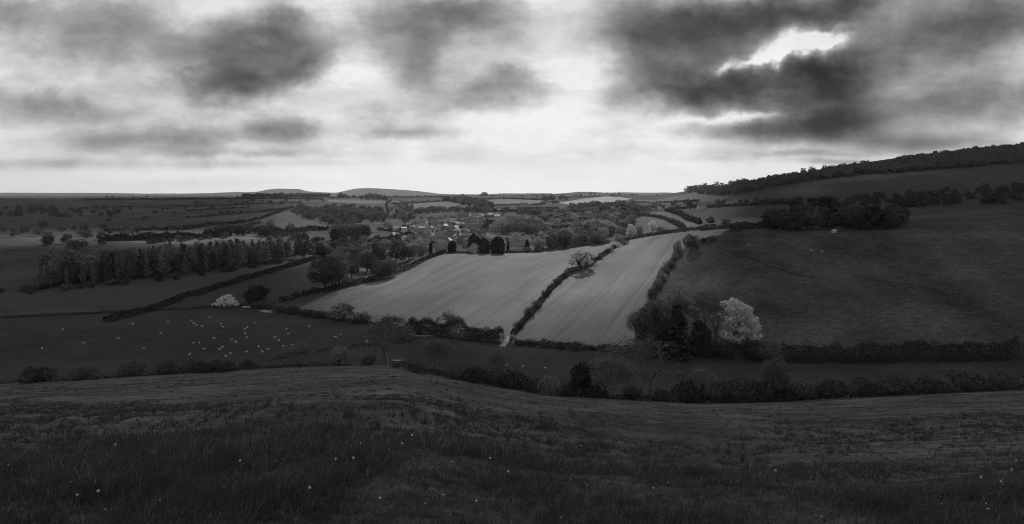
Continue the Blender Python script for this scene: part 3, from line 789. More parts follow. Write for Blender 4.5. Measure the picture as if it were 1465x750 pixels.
def pick(poly, rng=random):
    xs = [p[0] for p in poly]; ys_ = [p[1] for p in poly]
    while True:
        x, y = rng.uniform(min(xs), max(xs)), rng.uniform(min(ys_), max(ys_))
        if inside(poly, np.array([x]), np.array([y]))[0]: return x, y
def wood(poly, n, hm, kinds, label, group, ymin=175., ymax=1e9, gap=.35, wide=1.0):
    """a stand of single trees inside a piece of the picture's ground"""
    done = []; tries = 0
    while len(done) < n and tries < n*12:
        tries += 1
        px, py = pick(poly); q = hit(px, py, ymin, ymax, need=False)
        if q is None: continue
        h = random.uniform(*hm)
        if any((q[0]-a)**2+(q[1]-b)**2 < (gap*(h+c)*.5)**2 for a, b, c in done): continue
        done.append((q[0], q[1], h)); k, leaf = random.choice(kinds)
        wd = wide*random.uniform(.9, 1.25)
        if PR[k][0].kind == 'broadleaf_tree': DEFER.append((h/q[1]*(1 if -10 < px < 1475 else .01), k, leaf, q[0], q[1], h, label, group, wd))
        else: plant(k, leaf, q[0], q[1], h, label, group=group, whole=True, wide=wd, cat='shrub' if k.startswith('shrub') else 'tree')
DEFER = []
def settle(limit):
    """the trees that show largest become objects; the small remainder of the same woods is one mass"""
    DEFER.sort(key=lambda t: -t[0])
    for _, k, leaf, x, y, h, label, group, wd in DEFER[:limit]:
        plant(k, leaf, x, y, h, label, group=group, whole=True, wide=wd)
    vs, fs, mi, n = [], [], [], 0; lf = sorted({t[2] for t in DEFER})
    for _, k, leaf, x, y, h, label, group, wd in DEFER[limit:]:
        p = random.choice(PR['broadfar'] if y < 1100 else PR['mass']); a = random.uniform(0, 6.283)
        v = p.lv*arr(h*wd, h*wd, h)
        vs.append(np.stack([v[:, 0]*math.cos(a)-v[:, 1]*math.sin(a)+x, v[:, 0]*math.sin(a)+v[:, 1]*math.cos(a)+y, v[:, 2]+gz(x, y)-h*.03], 1))
        fs.append(p.lf+n); n += len(v); mi.append(np.full(len(p.lf), lf.index(leaf)))
    if vs: tag(link('woodland', np_mesh('woodland', np.concatenate(vs), np.concatenate(fs), [LEAF[q] for q in lf], np.concatenate(mi))), 'small far trees filling the woods of the valley beyond the nearer ones', 'woodland', kind='stuff')
def stuff_wood(name, label, poly, n, hm, leafs, leaf=.10, ymin=175., spread=1.0, seed=0):
    """a far wood that reads as one mass"""
    rng = np.random.default_rng(seed); vs, fs, k = [], [], 0
    for _ in range(n):
        q = None
        while q is None:
            px, py = pick(poly); q = hit(px, py, ymin, need=False)
        p = random.choice(PR['mass']); h = random.uniform(*hm); a = random.uniform(0, 6.283)
        v = p.lv*arr(h*spread, h*spread, h)
        v = np.stack([v[:, 0]*math.cos(a)-v[:, 1]*math.sin(a)+q[0], v[:, 0]*math.sin(a)+v[:, 1]*math.cos(a)+q[1], v[:, 2]+q[2]-.5], 1)
        vs.append(v); fs.append(p.lf+k); k += len(v)
    me = np_mesh(name, np.concatenate(vs), np.concatenate(fs), [LEAF[leafs]])
    return tag(link(name, me), label, 'woodland', kind='stuff')
PR['mass'] = [Proto('mass', mk_broad(s, 420, .10, w=1.05, lobes=9, r0=.17, r1=.26, zmin=-.9, zc=.52, hz=.48)) for s in (131, 132, 133)]

def hedge(label, pts, h, wid, leaf='hedge', size=.4, dens=7., ymin=175., ymax=1e9, rough=.35, gaps=0., world=None, clipped=False, n_max=70000):
    """one continuous hedge along a line on the ground"""
    rng = np.random.default_rng(int(abs(pts[0][0])*13+abs(pts[0][1])*7) % 99991)
    W = world or [hit(p[0], p[1], ymin, ymax)[:2] for p in pts]
    W = np.array(W); seg = np.linalg.norm(np.diff(W, axis=0), axis=1); cum = np.r_[0, np.cumsum(seg)]; T = cum[-1]
    n = int(min(n_max, T*(2*h+wid)*dens)); s = rng.uniform(0, T, n)
    X = np.interp(s, cum, W[:, 0]); Yv = np.interp(s, cum, W[:, 1])
    i = np.clip(np.searchsorted(cum, s)-1, 0, len(seg)-1); d = (W[i+1]-W[i])/seg[i][:, None]; nx, ny = -d[:, 1], d[:, 0]
    sd = int(T*10) % 977
    hh = h*(1+rough*1.6*fbm(s/(h*2.2), s*0+.5, sd, 3)+ (0 if clipped else rough*1.2*np.maximum(vnoise(s/(h*1.1), s*0+9, sd+5), 0)))
    ww = wid*.5*(1+rough*1.2*fbm(s/(h*1.6), s*0+4.5, sd+9, 2))
    if gaps: 
        g = vnoise(s/(h*4), s*0+7.5, sd+3); hh = np.where(g > .5-gaps, hh*.25, hh)
    th = rng.uniform(0, math.pi, n); rr = rng.uniform(.78, 1.05, n)
    lump = 1+rough*.8*vnoise(s/(h*.55), th*2.2, sd+31)
    pw = .55 if clipped else .8
    cx = np.sign(np.cos(th))*np.abs(np.cos(th))**pw*ww*rr*lump; cz = np.abs(np.sin(th))**pw*hh*rr*lump
    PX_, PY_ = X+nx*cx, Yv+ny*cx
    P = np.stack([PX_, PY_, terrain(PX_, PY_)+cz-.05], 1)
    nn = np.stack([nx*np.cos(th), ny*np.cos(th), np.sin(th)+.2], 1)
    v, f = leaf_quads(P, nn, size, rng, jitter=.8)
    # woody base line
    ns = max(6, int(T/6)); ss = np.linspace(0, T, ns); bx_ = np.interp(ss, cum, W[:, 0]); by_ = np.interp(ss, cum, W[:, 1]); bz_ = terrain(bx_, by_)
    segs = [(arr(a, b, c-.1), arr(a+rng.normal()*.2, b+rng.normal()*.2, c+h*.6), .09, .05) for a, b, c in zip(bx_, by_, bz_)]
    tv, tf = tubes(segs, 3)
    me = np_mesh('hedge', np.concatenate([v, tv]), np.concatenate([f, tf+len(v)]), [LEAF[leaf], M_BARK], np.r_[np.zeros(len(f)), np.ones(len(tf))])
    return tag(link('hedge', me), label, 'hedge')
# ------------------------------------------------------------------ hedges of the middle distance
hedge('dark hedge climbing between the two sunlit crop fields', [(733,481),(752,458),(770,438),(789,414),(813,392),(838,383),(868,363),(888,349),(900,343)], 2.6, 2.8, 'hedge', .42, 9, rough=.55)
hedge('low dark hedge with gaps along the bottom of the right crop field', [(729,492),(760,494),(800,497),(850,500.5),(905,503.5)], 2.2, 2.6, 'hedge', .38, 9, rough=.8, gaps=.1)
hedge('thick hedge along the bottom of the wide crop field, left of the gate', [(583,476),(620,480),(660,484),(718,490)], 6.2, 6.0, 'hedge', .27, 34, rough=.6)
hedge('low hedge along the foot of the wide crop field by the valley pasture', [(392,446),(430,450),(470,456),(520,463),(580,474)], 2.4, 2.6, 'hedge', .4, 8, rough=.7, gaps=.1)
hedge('thin dark hedge along the top edge of the sheep pasture', [(0,455),(130,449),(265,443),(300,440),(345,437),(380,441)], 1.3, 1.4, 'hedge', .35, 9)
hedge('long clipped hedge running diagonally between the left hand fields', [(150,462),(265,425),(288,420.5),(330,407),(383,391.5),(420,381),(451,371.5)], 3.6, 4.2, 'hedge', .45, 8, rough=.25, clipped=True)
hedge('hedge along the upper left edge of the wide crop field', [(400,433),(440,422),(470,416),(500,409),(560,393),(600,376.5),(638,362.5)], 3.0, 3.2, 'hedge', .45, 8, rough=.4)
hedge('dark hedge at the top of the wide crop field under the cypresses', [(638,363),(680,362.5),(720,362),(764,361)], 1.5, 2.0, 'dark', .4, 9, rough=.3)
hedge('shrubby hedge at the top right of the wide crop field', [(764,361),(800,357),(835,352),(872,348)], 3.4, 3.5, 'mid', .5, 8, rough=.6)
hedge('hedge on the crest at the top of the right crop field', [(905,342),(925,338.5),(952,335),(980,331.5),(1005,328.5),(1046,327)], 3.2, 3.6, 'mid', .5, 8, rough=.5, ymax=640)
hedge('rounded hedge on the brow of the dark hillside', [(1046,332),(1075,327.5),(1100,326.5),(1135,331)], 4.0, 4.5, 'hedge', .5, 8, rough=.6, ymax=520)
hedge('broken hedge down the right side of the right crop field', [(968,362),(962,374),(955,385),(946,399),(940,412),(930,428)], 3.6, 3.6, 'green', .42, 8, rough=.7)
hedge('dark bushy hedge at the foot of the dark hillside on the right', [(1122,514),(1150,514.5),(1200,515.5),(1260,515),(1340,514),(1465,512)], 6.5, 6.5, 'dark', .5, 6, rough=.5)
hedge('scrubby field edge running up from the brow to the valley', [(392,515),(420,508),(455,503),(500,498),(545,492)], 1.1, 1.6, 'dark', .3, 8, rough=.9, gaps=.12)
for px, py, h, w_, lf in [(742,470,12,16,'hedge'),(757,452,14,18,'mid'),(768,441,12,14,'mid'),(781,424,10,12,'hedge'),(797,406,9,12,'mid'),(808,397,8,10,'hedge'),(846,380,9,14,'mid'),(858,371,8,10,'mid'),(872,361,9,12,'light'),(880,354,9,14,'pale'),(893,350,8,12,'green')]:
    at('shrub', lf, px, py, h, 'bush growing in the hedge that climbs between the two sunlit crop fields', wpx=w_, base_w=1.35, cat='shrub', group='bushes in the middle hedge')
for px, py, h, w_, lf in [(966,372,11,12,'green'),(960,383,11,14,'mid'),(952,392,10,12,'green'),(947,402,12,16,'light'),(940,414,11,14,'mid'),(932,424,12,16,'green')]:
    at('shrub', lf, px, py, h, 'bush in the broken hedge down the right side of the right crop field', wpx=w_, base_w=1.35, cat='shrub', group='bushes in the right field hedge')
for px, py, h, w_, lf in [(744,494,8,16,'mid'),(758,495,12,18,'hedge'),(777,497,12,18,'mid'),(801,499,11,16,'hedge'),(822,501,13,16,'mid'),(846,502,10,10,'dark')]:
    at('shrub', lf, px, py, h, 'bush in the low dark hedge along the bottom of the right crop field', wpx=w_, base_w=1.35, cat='shrub', group='bushes in the lower hedge')
# far hedgerows
for lab, pts, h in [
 ('dark hedgerow line below the plantation on the skyline', [(120,287),(265,285.5),(360,285),(462,286)], 5),
 ('hedgerow across the pale strip on the far left slope', [(265,302),(310,300.5),(350,298)], 4),
 ('hedgerow slanting down the far left slope to the triangle field', [(411,300),(385,309),(355,318)], 4),
 ('hedgerow under the dark broad field on the far left', [(150,331),(265,329),(300,323),(352,319)], 5),
 ('hedge with trees along the pale strip behind the poplars', [(150,345),(265,341),(300,340),(332,338)], 7),
 ('wavy hedge below the middle of the skyline', [(690,286),(720,284.5),(750,285.5),(780,287)], 3.5),
 ('hedge under the pale field in the middle distance', [(700,294.5),(735,294),(770,293.5),(800,290)], 3.5),
 ('dark hedge curving above the smooth field behind the village', [(690,304),(715,303),(742,303),(775,308)], 5),
 ('straight hedge beside the pale middle distance field', [(740,299),(775,298.5),(800,299)], 3.5),
 ('hedge along the shelf of field under the wooded hill', [(905,290),(950,290),(1000,289)], 3),
 ('hedge curving down beside the white barn', [(911,309),(935,310.5),(950,314),(965,321),(978,327)], 4),
 ('hedge slanting down from the white farmhouse', [(952,302),(975,309),(1002,321)], 4.5),
 ('hedge along the top of the large dark field', [(960,300.5),(1010,297.5),(1060,295),(1130,292.5)], 4),
 ('hedge on the low rounded skyline hill', [(800,283.5),(835,282.5),(885,281)], 3),
 ('long hedge just under the skyline on the left of the village', [(470,284),(520,283),(580,283),(640,282.5)], 4),
 ('hedge round the rounded field behind the village', [(560,292),(590,291),(640,288),(690,293)], 4),
 ('hedge by the road into the village', [(660,318),(690,313),(720,309)], 3),
 ('hedge below the triangle field on the left', [(372,329),(400,333),(470,329)], 6),
]:
    hedge(lab, pts, h, h*.9, 'hedge', .14*h+.4, 2.2, rough=.6, gaps=.06)

# ------------------------------------------------------------------ trees that stand out
at('irregular', 'blossom', 323, 440, 20, 'white blossoming tree on the top edge of the sheep pasture', wpx=40, base_w=1.8, var=1, rz=0, name='blossoming_tree')
at('broad', 'dark', 367, 438.5, 31, 'dark round tree beside the white blossoming tree', wpx=34, base_w=.95, var=0)
at('shrub', 'mid', 382, 442, 15, 'rounded shrub at the foot of the dark round tree', wpx=26, base_w=1.3, cat='shrub')
at('open', 'pale', 831, 385.5, 29, 'pale spreading tree standing in the hedge between the two crop fields', wpx=38, base_w=1.15, var=1)
at('irregular', 'painted_sun', 1053, 497, 72, 'tall tree beside the dark copse, sunlight painted into its pale leaves', wpx=58, base_w=.8, var=0, rz=0, name='leafy_tree')  # leaf colour lightened to stand in for sun on the crown
at('bare', 'bud', 552, 521.5, 73, 'tall bare tree on the brow in front of the sheep pasture', wpx=62, base_w=.75, var=0, wide=1, ymax=240)
at('bare', 'bud', 926, 572, 97, 'big bare branching tree on the brow in front of the dark copse', wpx=84, base_w=.75, var=0, ymax=215)
at('bare', 'bud', 632, 478, 38, 'bare tree rising out of the thick hedge left of the gate', wpx=30, base_w=.8, var=1)
at('feather', 'green', 427, 522, 33, 'feathery grey thorn tree on the brow left of the pale round bush', wpx=36, base_w=.9, ymax=240)
at('broad', 'light', 486, 523, 27, 'pale round bush at the edge of the brow', wpx=30, base_w=.95, cat='shrub', ymax=240)
at('shrub', 'dark', 528, 523, 16, 'small dark bush beside the tall bare tree', wpx=17, base_w=1.2, cat='shrub', ymax=240)
at('feather', 'green', 625, 536, 54, 'feathery leaning thorn tree on the brow', wpx=36, base_w=.9, ymax=230)
at('feather', 'light', 714, 551, 54, 'upright feathery thorn in the dark brow hedge', wpx=26, base_w=.9, ymax=230)
at('shrub', 'light', 786, 565, 30, 'pale leafy bush in the brow hedge', wpx=34, base_w=1.3, cat='shrub', ymax=220)
at('broad', 'dark', 831, 569, 47, 'dark rounded upright tree in the brow hedge', wpx=34, base_w=.95, ymax=220)
at('feather', 'green', 872, 573, 60, 'grey feathery tree in the brow hedge left of the big bare tree', wpx=56, base_w=.9, ymax=220)
at('feather', 'green', 897, 572, 50, 'low grey thorn leaning against the big bare tree', wpx=30, base_w=.9, ymax=220)
at('feather', 'green', 1005, 581, 52, 'feathery grey tree rising behind the dark brow bushes', wpx=30, base_w=.9, ymax=215)
at('broad', 'green', 1109, 579, 62, 'leafy grey tree above the brow bushes on the right', wpx=46, base_w=.95, ymax=215)
at('shrub', 'green', 1140, 578, 36, 'pale twiggy bush right of the leafy grey tree', wpx=46, base_w=1.4, cat='shrub', ymax=215)
at('open', 'light', 489, 458, 25, 'pale twiggy tree at the foot of the wide crop field', wpx=36, base_w=1.15, var=1)
at('shrub', 'dark', 516, 463, 17, 'dark bush right of the pale twiggy tree', wpx=26, base_w=1.3, cat='shrub')
at('shrub', 'mid', 574, 487, 20, 'dense bush at the end of the pale fallen branches', wpx=34, base_w=1.3, cat='shrub')
at('feather', 'mid', 560, 478, 26, 'thin thorn tree by the pale fallen branches', wpx=30, base_w=.9)
for i, (px, py, h, w_, lf, lab) in enumerate([(400,447,12,18,'mid','low bush beside the pale track entrance'),(418,449,13,20,'dark','dark bush second along from the track entrance'),(440,452,11,18,'mid','small bush third along from the track entrance'),(457,455,12,20,'mid','bush just left of the pale twiggy tree')]):
    at('shrub', lf, px, py, h, lab, wpx=w_, base_w=1.3, cat='shrub')
at('broad', 'light', 426, 425, 17, 'small pale round tree below the big round clump', wpx=15, base_w=.95)
at('shrub', 'green', 412, 430, 8, 'pale bush left of the small pale round tree', wpx=16, base_w=1.3, cat='shrub')
# big round trees left of the wide crop field
for px, py, h, w_, lf, lab in [(465,414,45,58,'mid','largest round tree of the clump left of the wide crop field'),(485,409,36,40,'green','round tree on the right shoulder of the largest round tree'),(503,398,32,30,'mid','round tree standing right behind the largest pair'),
  (525,389,26,32,'dark','dark low tree between the round clump and the paired trees'),(545,400,27,34,'mid','left of the paired round trees against the field hedge'),(558,396,26,26,'green','right of the paired round trees against the field hedge'),
  (567,377,32,34,'mid','tall round tree behind the paired round trees'),(540,379,26,30,'dark','dark round tree behind the round clump'),(482,379,18,28,'mid','rounded tree behind the top of the largest round tree'),
  (435,371,27,26,'dark','dark evergreen looking tree at the right end of the poplars'),(585,372,20,22,'mid','round tree at the upper end of the field hedge'),(602,370,18,18,'green','smaller round tree near the upper corner of the wide crop field')]:
    at('broad', lf, px, py, h, lab, wpx=w_, base_w=.95)
# cypresses and the trees round the white house
for px, py, h, w_, var, lab in [(678,361,27,17,0,'dark cypress behind the gabled house'),(693,362.5,22,15,1,'dark rounded cypress just right of the gabled house'),(712,362.5,24,20,1,'broadest darkest cypress at the top of the wide crop field'),(619,362,17,11,0,'dark cypress among pale trees left of the gabled house'),(647,361,17,12,0,'dark cypress midway along the pale garden trees')]:
    at('cypress', 'conifer', px, py, h, lab, wpx=w_, base_w=.42 if var == 0 else .62, var=var)
at('conifer', 'conifer', 727, 360, 16, 'small dark pointed conifer beside the big pale dome tree', wpx=8, base_w=.55)
at('conifer', 'conifer', 754, 359, 17, 'dark conical conifer right of the big pale dome tree', wpx=11, base_w=.55)
for px, py, h, w_, lf, lab in [(741,356,24,24,'light','big pale dome shaped tree behind the white house'),(660,359,23,22,'light','pale round tree left of the cypresses'),(700,352,18,16,'pale','pale tree peeping between the cypresses'),(703,354,14,12,'light','small pale tree behind the broadest cypress'),(771,359,18,24,'light','pale spring tree right of the conical conifer'),
   (733,361,8,9,'light','low pale bush before the white house'),(755,361,8,10,'green','clipped round bush at the end of the garden'),(632,362,14,18,'green','grey green tree between the left cypresses'),(605,364,14,18,'mid','tree at the corner of the crop field hedge'),
   (790,358,17,20,'dark','dark round tree first along the top right hedge'),(806,356,17,20,'dark','dark round tree second along the top right hedge'),(822,353,14,16,'mid','mid toned tree third along the top right hedge'),(833,351,17,16,'mid','bright topped tree fourth along the top right hedge'),(853,350,19,26,'mid','spreading tree fifth along the top right hedge'),
   (885,346,12,15,'light','pale low tree at the top of the hedge between the crop fields'),(889,343,18,16,'light','pale rimmed tree at the top end of the hedge'),(902,341,20,20,'pale','brightest small tree where the two crop fields meet'),(915,338,15,16,'green','grey tree right of the brightest small tree'),(934,335,20,13,'pale','pale upright tree on the crest left of the barn field'),(944,334,10,14,'mid','low round tree beside the pale upright crest tree'),
   (970,362,18,19,'light','pale half of the tree pair on the right field boundary'),(989,358,22,24,'mid','dark half of the tree pair on the right field boundary'),(1019,345,8,20,'mid','low oval bush on the crest above the dark hillside'),(1007,346,6,10,'dark','small dark bush on the crest by the tree pair'),
   (1016,321,12,12,'dark','lone dark tree in the large dark field'),(1038,322,9,14,'green','lone thin tree right of the lone dark tree'),(388,327,14,13,'mid','round tree in the corner of the triangle field'),(415,331,12,14,'mid','round tree on the lower edge of the triangle field'),(433,333,9,18,'dark','low dark trees at the tip of the triangle field')]:
    at('broad' if h > 15 else 'broadfar', lf, px, py, h, lab, wpx=w_, base_w=.95, ymax=640 if px > 880 and py > 332 else 1e9)
# the copse at the foot of the dark hillside
for k_, px, py, h, w_, lf, lab in [('broad',930,504,68,52,'mid','dark leafy tree at the left edge of the copse'),('conifer',970,511,78,46,'dark','black spreading conifer at the front of the copse'),('broad',950,500,70,46,'green','round crowned tree in the middle of the copse'),
   ('bare',985,494,86,44,'bud','bare twiggy tree at the top of the copse'),('bare',1007,492,84,40,'bud','second bare twiggy tree at the top of the copse'),('bare',1024,492,74,36,'mid','bare twiggy tree beside the tall pale tree'),('bare',965,488,78,40,'bud','bare tree rising behind the conifer'),
   ('feather',915,505,62,28,'light','pale leaved shrubby tree on the outer left rim of the copse'),('broad',1000,504,44,44,'dark','dark low tree in the shade of the bare copse trees')]:
    at(k_, lf, px, py, h, lab, wpx=w_, base_w={'broad':.95,'conifer':.55,'bare':.8,'feather':.9}[k_], ymax=420)
for px, py, h, w_, lf, lab in [(1036,512,27,46,'dark','big dark bush below the tall pale tree'),(1076,514,32,34,'dark','dark bush right of the tall pale tree'),(1008,510,24,36,'dark','dark bush at the foot of the copse'),(945,508,26,36,'dark','dark bush below the left side of the copse'),(1105,515,28,34,'mid','grey shrub between the pale tree and the bushy hedge'),(1090,515,22,30,'green','lighter grey shrub right of the dark bushes')]:
    at('shrub', lf, px, py, h, lab, wpx=w_, base_w=1.35, cat='shrub', ymax=420)
at('pine', 'conifer', 1172, 326, 46, 'tall black flat topped pine above the dark hillside', wpx=44, base_w=.8, ymax=640)

# ------------------------------------------------------------------ bushes along the brow hedge
BR = [(272,533,20,32,'dark'),(296,533,20,36,'dark'),(322,532,17,28,'dark'),(355,528,13,22,'dark'),
      (595,535,13,30,'dark'),(650,543,20,34,'dark'),(680,548,24,40,'dark'),(705,552,26,36,'hedge'),(735,556,26,44,'dark'),(760,561,22,34,'dark'),(810,569,20,30,'dark'),(850,571,24,34,'dark'),(905,575,20,30,'dark'),(945,578,20,26,'dark'),
      (985,581,36,52,'dark'),(1022,581,34,52,'dark'),(1058,581,38,56,'dark'),(1090,580,34,48,'dark'),(1130,579,26,44,'dark'),(1165,578,28,44,'dark'),(1195,577,30,40,'dark'),
      (1235,574,30,50,'dark'),(1280,572,34,56,'dark'),(1330,569,28,50,'dark'),(1385,567,32,60,'dark'),(1440,566,30,60,'dark'),(240,535,18,34,'dark'),(190,538,22,40,'dark'),(120,543,20,40,'dark'),(50,547,24,44,'dark')]
for px, py, h, w_, lf in BR:
    at('shrub', lf, px, py, h, 'dark rounded bush in the row along the brow of the meadow', wpx=w_, base_w=1.35, cat='shrub', group='dark bushes along the brow', ymax=240)
hedge('low scrub along the foot of the brow bushes', [(560,526),(600,531),(650,541),(700,549),(760,558),(830,568),(900,574),(960,579),(1060,580),(1200,576),(1330,569),(1465,564)], 1.5, 3.0, 'dark', .3, 9, rough=.8, ymax=235)
hedge('low scrub along the foot of the left brow bushes', [(0,549),(120,544),(265,534),(340,530),(420,525),(500,523)], .8, 2.2, 'dark', .28, 8, rough=.9, ymax=240, gaps=.1)

# ------------------------------------------------------------------ woods of single trees
wood([(60,414),(265,394),(350,384),(425,370),(430,362),(350,370),(265,378),(60,396)], 230, (12, 21), [('poplar','green'),('poplar','light'),('poplar','light')], 'slim pale trunked poplar in the plantation on the left', 'poplars in the plantation', gap=.13, wide=1.25)
wood([(60,412),(265,393),(425,370),(430,363),(265,382),(60,400)], 34, (11, 16), [('tall','green'),('tall','mid'),('broadfar','green')], 'rounded broadleaf tree growing among the poplars', 'broadleaves among the poplars', gap=.3)
wood([(0,418),(265,395),(428,371),(428,374),(265,400),(0,424)], 26, (3, 5), [('shrubfar','mid'),('shrubfar','hedge')], 'low shrub along the front of the poplar plantation', 'shrubs before the plantation')
wood([(471,348),(521,348),(524,340),(475,338)], 16, (15, 21), [('broadfar','dark'),('broadfar','mid'),('tall','dark')], 'tall dark tree in the clump left of the village', 'clump of dark trees left of the village', gap=.3)
wood([(448,368),(480,372),(540,372),(556,352),(520,350),(455,352)], 70, (7, 12), [('broadfar','mid'),('broadfar','dark'),('broadfar','green')], 'small tree between the poplars and the village', 'small trees between the poplars and the village', gap=.33)
wood([(412,303),(436,314),(490,326),(500,320),(450,305),(430,297)], 70, (9, 14), [('broadfar','mid'),('broadfar','dark')], 'tree in the belt down the right side of the triangle field', 'belt of trees by the triangle field')
wood([(452,302),(470,296),(545,300),(550,318),(500,320),(470,310)], 150, (9, 14), [('broadfar','mid'),('broadfar','dark'),('broadfar','mid')], 'tree in the hillside wood above the left of the village', 'hillside wood left of the village')
wood([(312,336),(390,340),(390,334),(312,330)], 30, (9, 14), [('broadfar','dark'),('broadfar','mid')], 'tree in the row behind the pale strip on the left', 'row of trees on the left')
wood([(398,342),(471,350),(471,344),(398,336)], 16, (6, 10), [('broadfar','dark'),('broadfar','mid'),('shrubfar','dark')], 'low tree in the line right of the pale strip', 'line of low trees on the left')
wood([(265,341),(333,338),(333,343),(200,350)], 14, (5, 9), [('broadfar','mid'),('shrubfar','dark')], 'tree on the hedge behind the poplars', 'hedge trees behind the poplars')
wood([(774,351),(770,335),(705,336),(700,330),(740,322),(800,312),(880,306),(905,318),(898,333),(868,345),(800,353)], 330, (11, 18), [('broadfar','mid'),('broadfar','dark'),('broadfar','green'),('tall','green'),('broadfar','green'),('broadfar','light')], 'tree in the valley wood right of the village', 'valley wood right of the village', gap=.30)
wood([(800,312),(820,300),(890,296),(930,305),(905,312),(880,308)], 90, (13, 19), [('broadfar','dark'),('broadfar','mid'),('broadfar','mid')], 'taller tree at the back of the valley wood', 'back of the valley wood', gap=.3)
wood([(790,328),(800,324),(868,328),(870,338),(800,338)], 15, (4, 6), [('broadfar','pale'),('broadfar','light')], 'small pale blossoming tree in the valley wood', 'pale trees in the valley wood', gap=.8)
wood([(560,350),(562,332),(585,322),(600,315),(640,308),(700,311),(690,332),(700,346),(655,356),(610,362),(575,362)], 200, (4, 8.5), [('broadfar','pale'),('broadfar','light'),('broadfar','mid'),('broadfar','green'),('broadfar','light'),('broadfar','dark'),('tall','mid'),('shrubfar','light')], 'garden tree among the village cottages', 'garden trees in the village', gap=.5)
wood([(575,308),(640,304),(700,305),(700,301),(640,300),(580,303)], 75, (7, 12), [('broadfar','dark'),('broadfar','mid')], 'tree in the belt behind the village', 'belt of trees behind the village')
wood([(700,304),(775,309),(815,312),(800,305),(740,300)], 50, (7, 11), [('broadfar','dark'),('broadfar','mid')], 'tree in the curved belt above the smooth field', 'curved belt of trees')
wood([(630,287),(690,300),(708,300),(690,290),(655,283)], 80, (11, 16), [('broadfar','mid'),('broadfar','dark')], 'tree in the slanting wood under the skyline', 'slanting wood under the skyline')
wood([(778,289),(812,287),(812,284),(778,286)], 9, (10, 15), [('broadfar','dark'),('broadfar','mid')], 'tree beside the far farm in the middle', 'trees by the far farm')
wood([(1022,294),(1130,293),(1130,289),(1022,291)], 22, (6, 9), [('broadfar','dark'),('broadfar','mid')], 'tree in the row above the large dark field', 'row of trees above the dark field')
wood([(920,302),(1000,298),(1000,292),(930,295)], 22, (6, 9), [('broadfar','dark'),('broadfar','mid')], 'tree near the white farmhouse', 'trees near the white farmhouse')
wood([(1088,330),(1130,331),(1200,331),(1290,327),(1290,317),(1200,320),(1100,323)], 80, (8, 17), [('broadfar','dark'),('broadfar','mid'),('tall','dark')], 'dark tree in the wood on the crest above the hillside', 'dark wood on the crest', ymax=640, gap=.3)
wood([(945,336),(1045,329),(1045,326),(945,333)], 12, (2.5, 4.5), [('shrubfar','mid'),('shrubfar','green')], 'rounded shrub along the crest hedge', 'shrubs along the crest hedge', ymax=640)
for lab, px, py, h in [('tallest of the three skyline trees at the middle of the horizon', 692.5, 280, 5.5),('left of the three skyline trees at the middle of the horizon', 689, 280.2, 4),('right of the three skyline trees at the middle of the horizon', 696, 280, 4.6),('lone skyline tree left of the low rounded hill', 788, 279.3, 3),('lone skyline tree right of the low rounded hill', 868, 277.6, 2.6)]:
    at('broadfar', 'dark', px, py, h, lab, wpx=h*1.1, base_w=1.0, whole=True)
wood([(150,318),(265,312),(360,309),(460,297),(420,292),(265,294)], 14, (6, 10), [('broadfar','dark')], 'scattered hedgerow tree on the far left slopes', 'hedgerow trees far left')
wood([(0,340),(100,360),(200,345),(200,332),(0,325)], 26, (8, 14), [('broadfar','dark'),('broadfar','mid')], 'tree in the copse beyond the left hand poplars', 'copse left of the poplars', gap=.5)

for lab, pts, h in [('hedge across the dark broad field on the far left',[(265,312),(320,308),(370,304),(420,298)],3.5),('hedge along the lower left of the triangle field',[(372,320),(345,326),(330,331)],4),('low hedge on the far left shelf',[(150,297),(265,295),(345,293.5),(430,291)],3),
 ('hedge climbing from the village to the left skyline',[(548,318),(556,305),(552,293),(560,287)],4.5),('hedge behind the tiny bright paddock',[(540,330),(565,331),(590,325)],4),('hedge below the tiny bright paddock',[(530,345),(560,343),(592,338)],5),('hedge beside the smooth field behind the village',[(690,320),(720,323),(762,318),(775,310)],4)]:
    hedge(lab, pts, h, h*.9, 'hedge', .14*h+.4, 2.2, rough=.7, gaps=.08)
wood([(265,300),(345,297),(430,292),(470,289),(470,287),(265,291)], 30, (6, 11), [('broadfar','dark'),('broadfar','mid')], 'scattered hedgerow tree on the far left slopes', 'hedgerow trees far left', gap=.8)
wood([(545,330),(560,318),(552,300),(575,292),(600,300),(590,318),(560,332)], 40, (7, 12), [('broadfar','dark'),('broadfar','mid'),('broadfar','green')], 'tree on the slope left of the village', 'slope left of the village')
# far woods that read as one mass
stuff_wood('woodland', 'dark level plantation along the left skyline', [(345,283.5),(472,283.5),(472,281.2),(345,281.8)], 170, (11, 17), 'dark', seed=1)
stuff_wood('woodland', 'dark trees on the skyline left of the village', [(484,285),(552,288),(552,282),(484,282)], 46, (9, 19), 'dark', seed=2)
stuff_wood('woodland', 'hanging wood along the ridge of the right hand hill', [(964,276),(1000,272),(1100,259),(1200,243),(1330,226),(1465,212),(1465,233),(1200,254),(1130,264),(1088,271),(1040,281),(1000,278)], 760, (9, 15), 'green', seed=3)
stuff_wood('woodland', 'scrubby wood below the open field on the right hill', [(1130,292),(1200,286),(1465,272),(1465,292),(1200,301),(1130,298)], 120, (7, 12), 'dark', seed=4)
stuff_wood('woodland', 'scattered far hedgerow trees along the horizon', [(100,284),(470,284),(700,282),(900,281),(960,280),(900,279),(640,280),(470,282),(100,282.5)], 70, (5, 9), 'dark', seed=5)
stuff_wood('woodland', 'dark wood in the left distance', [(-100,315),(150,312),(200,300),(-100,298)], 90, (9, 14), 'dark', seed=6)

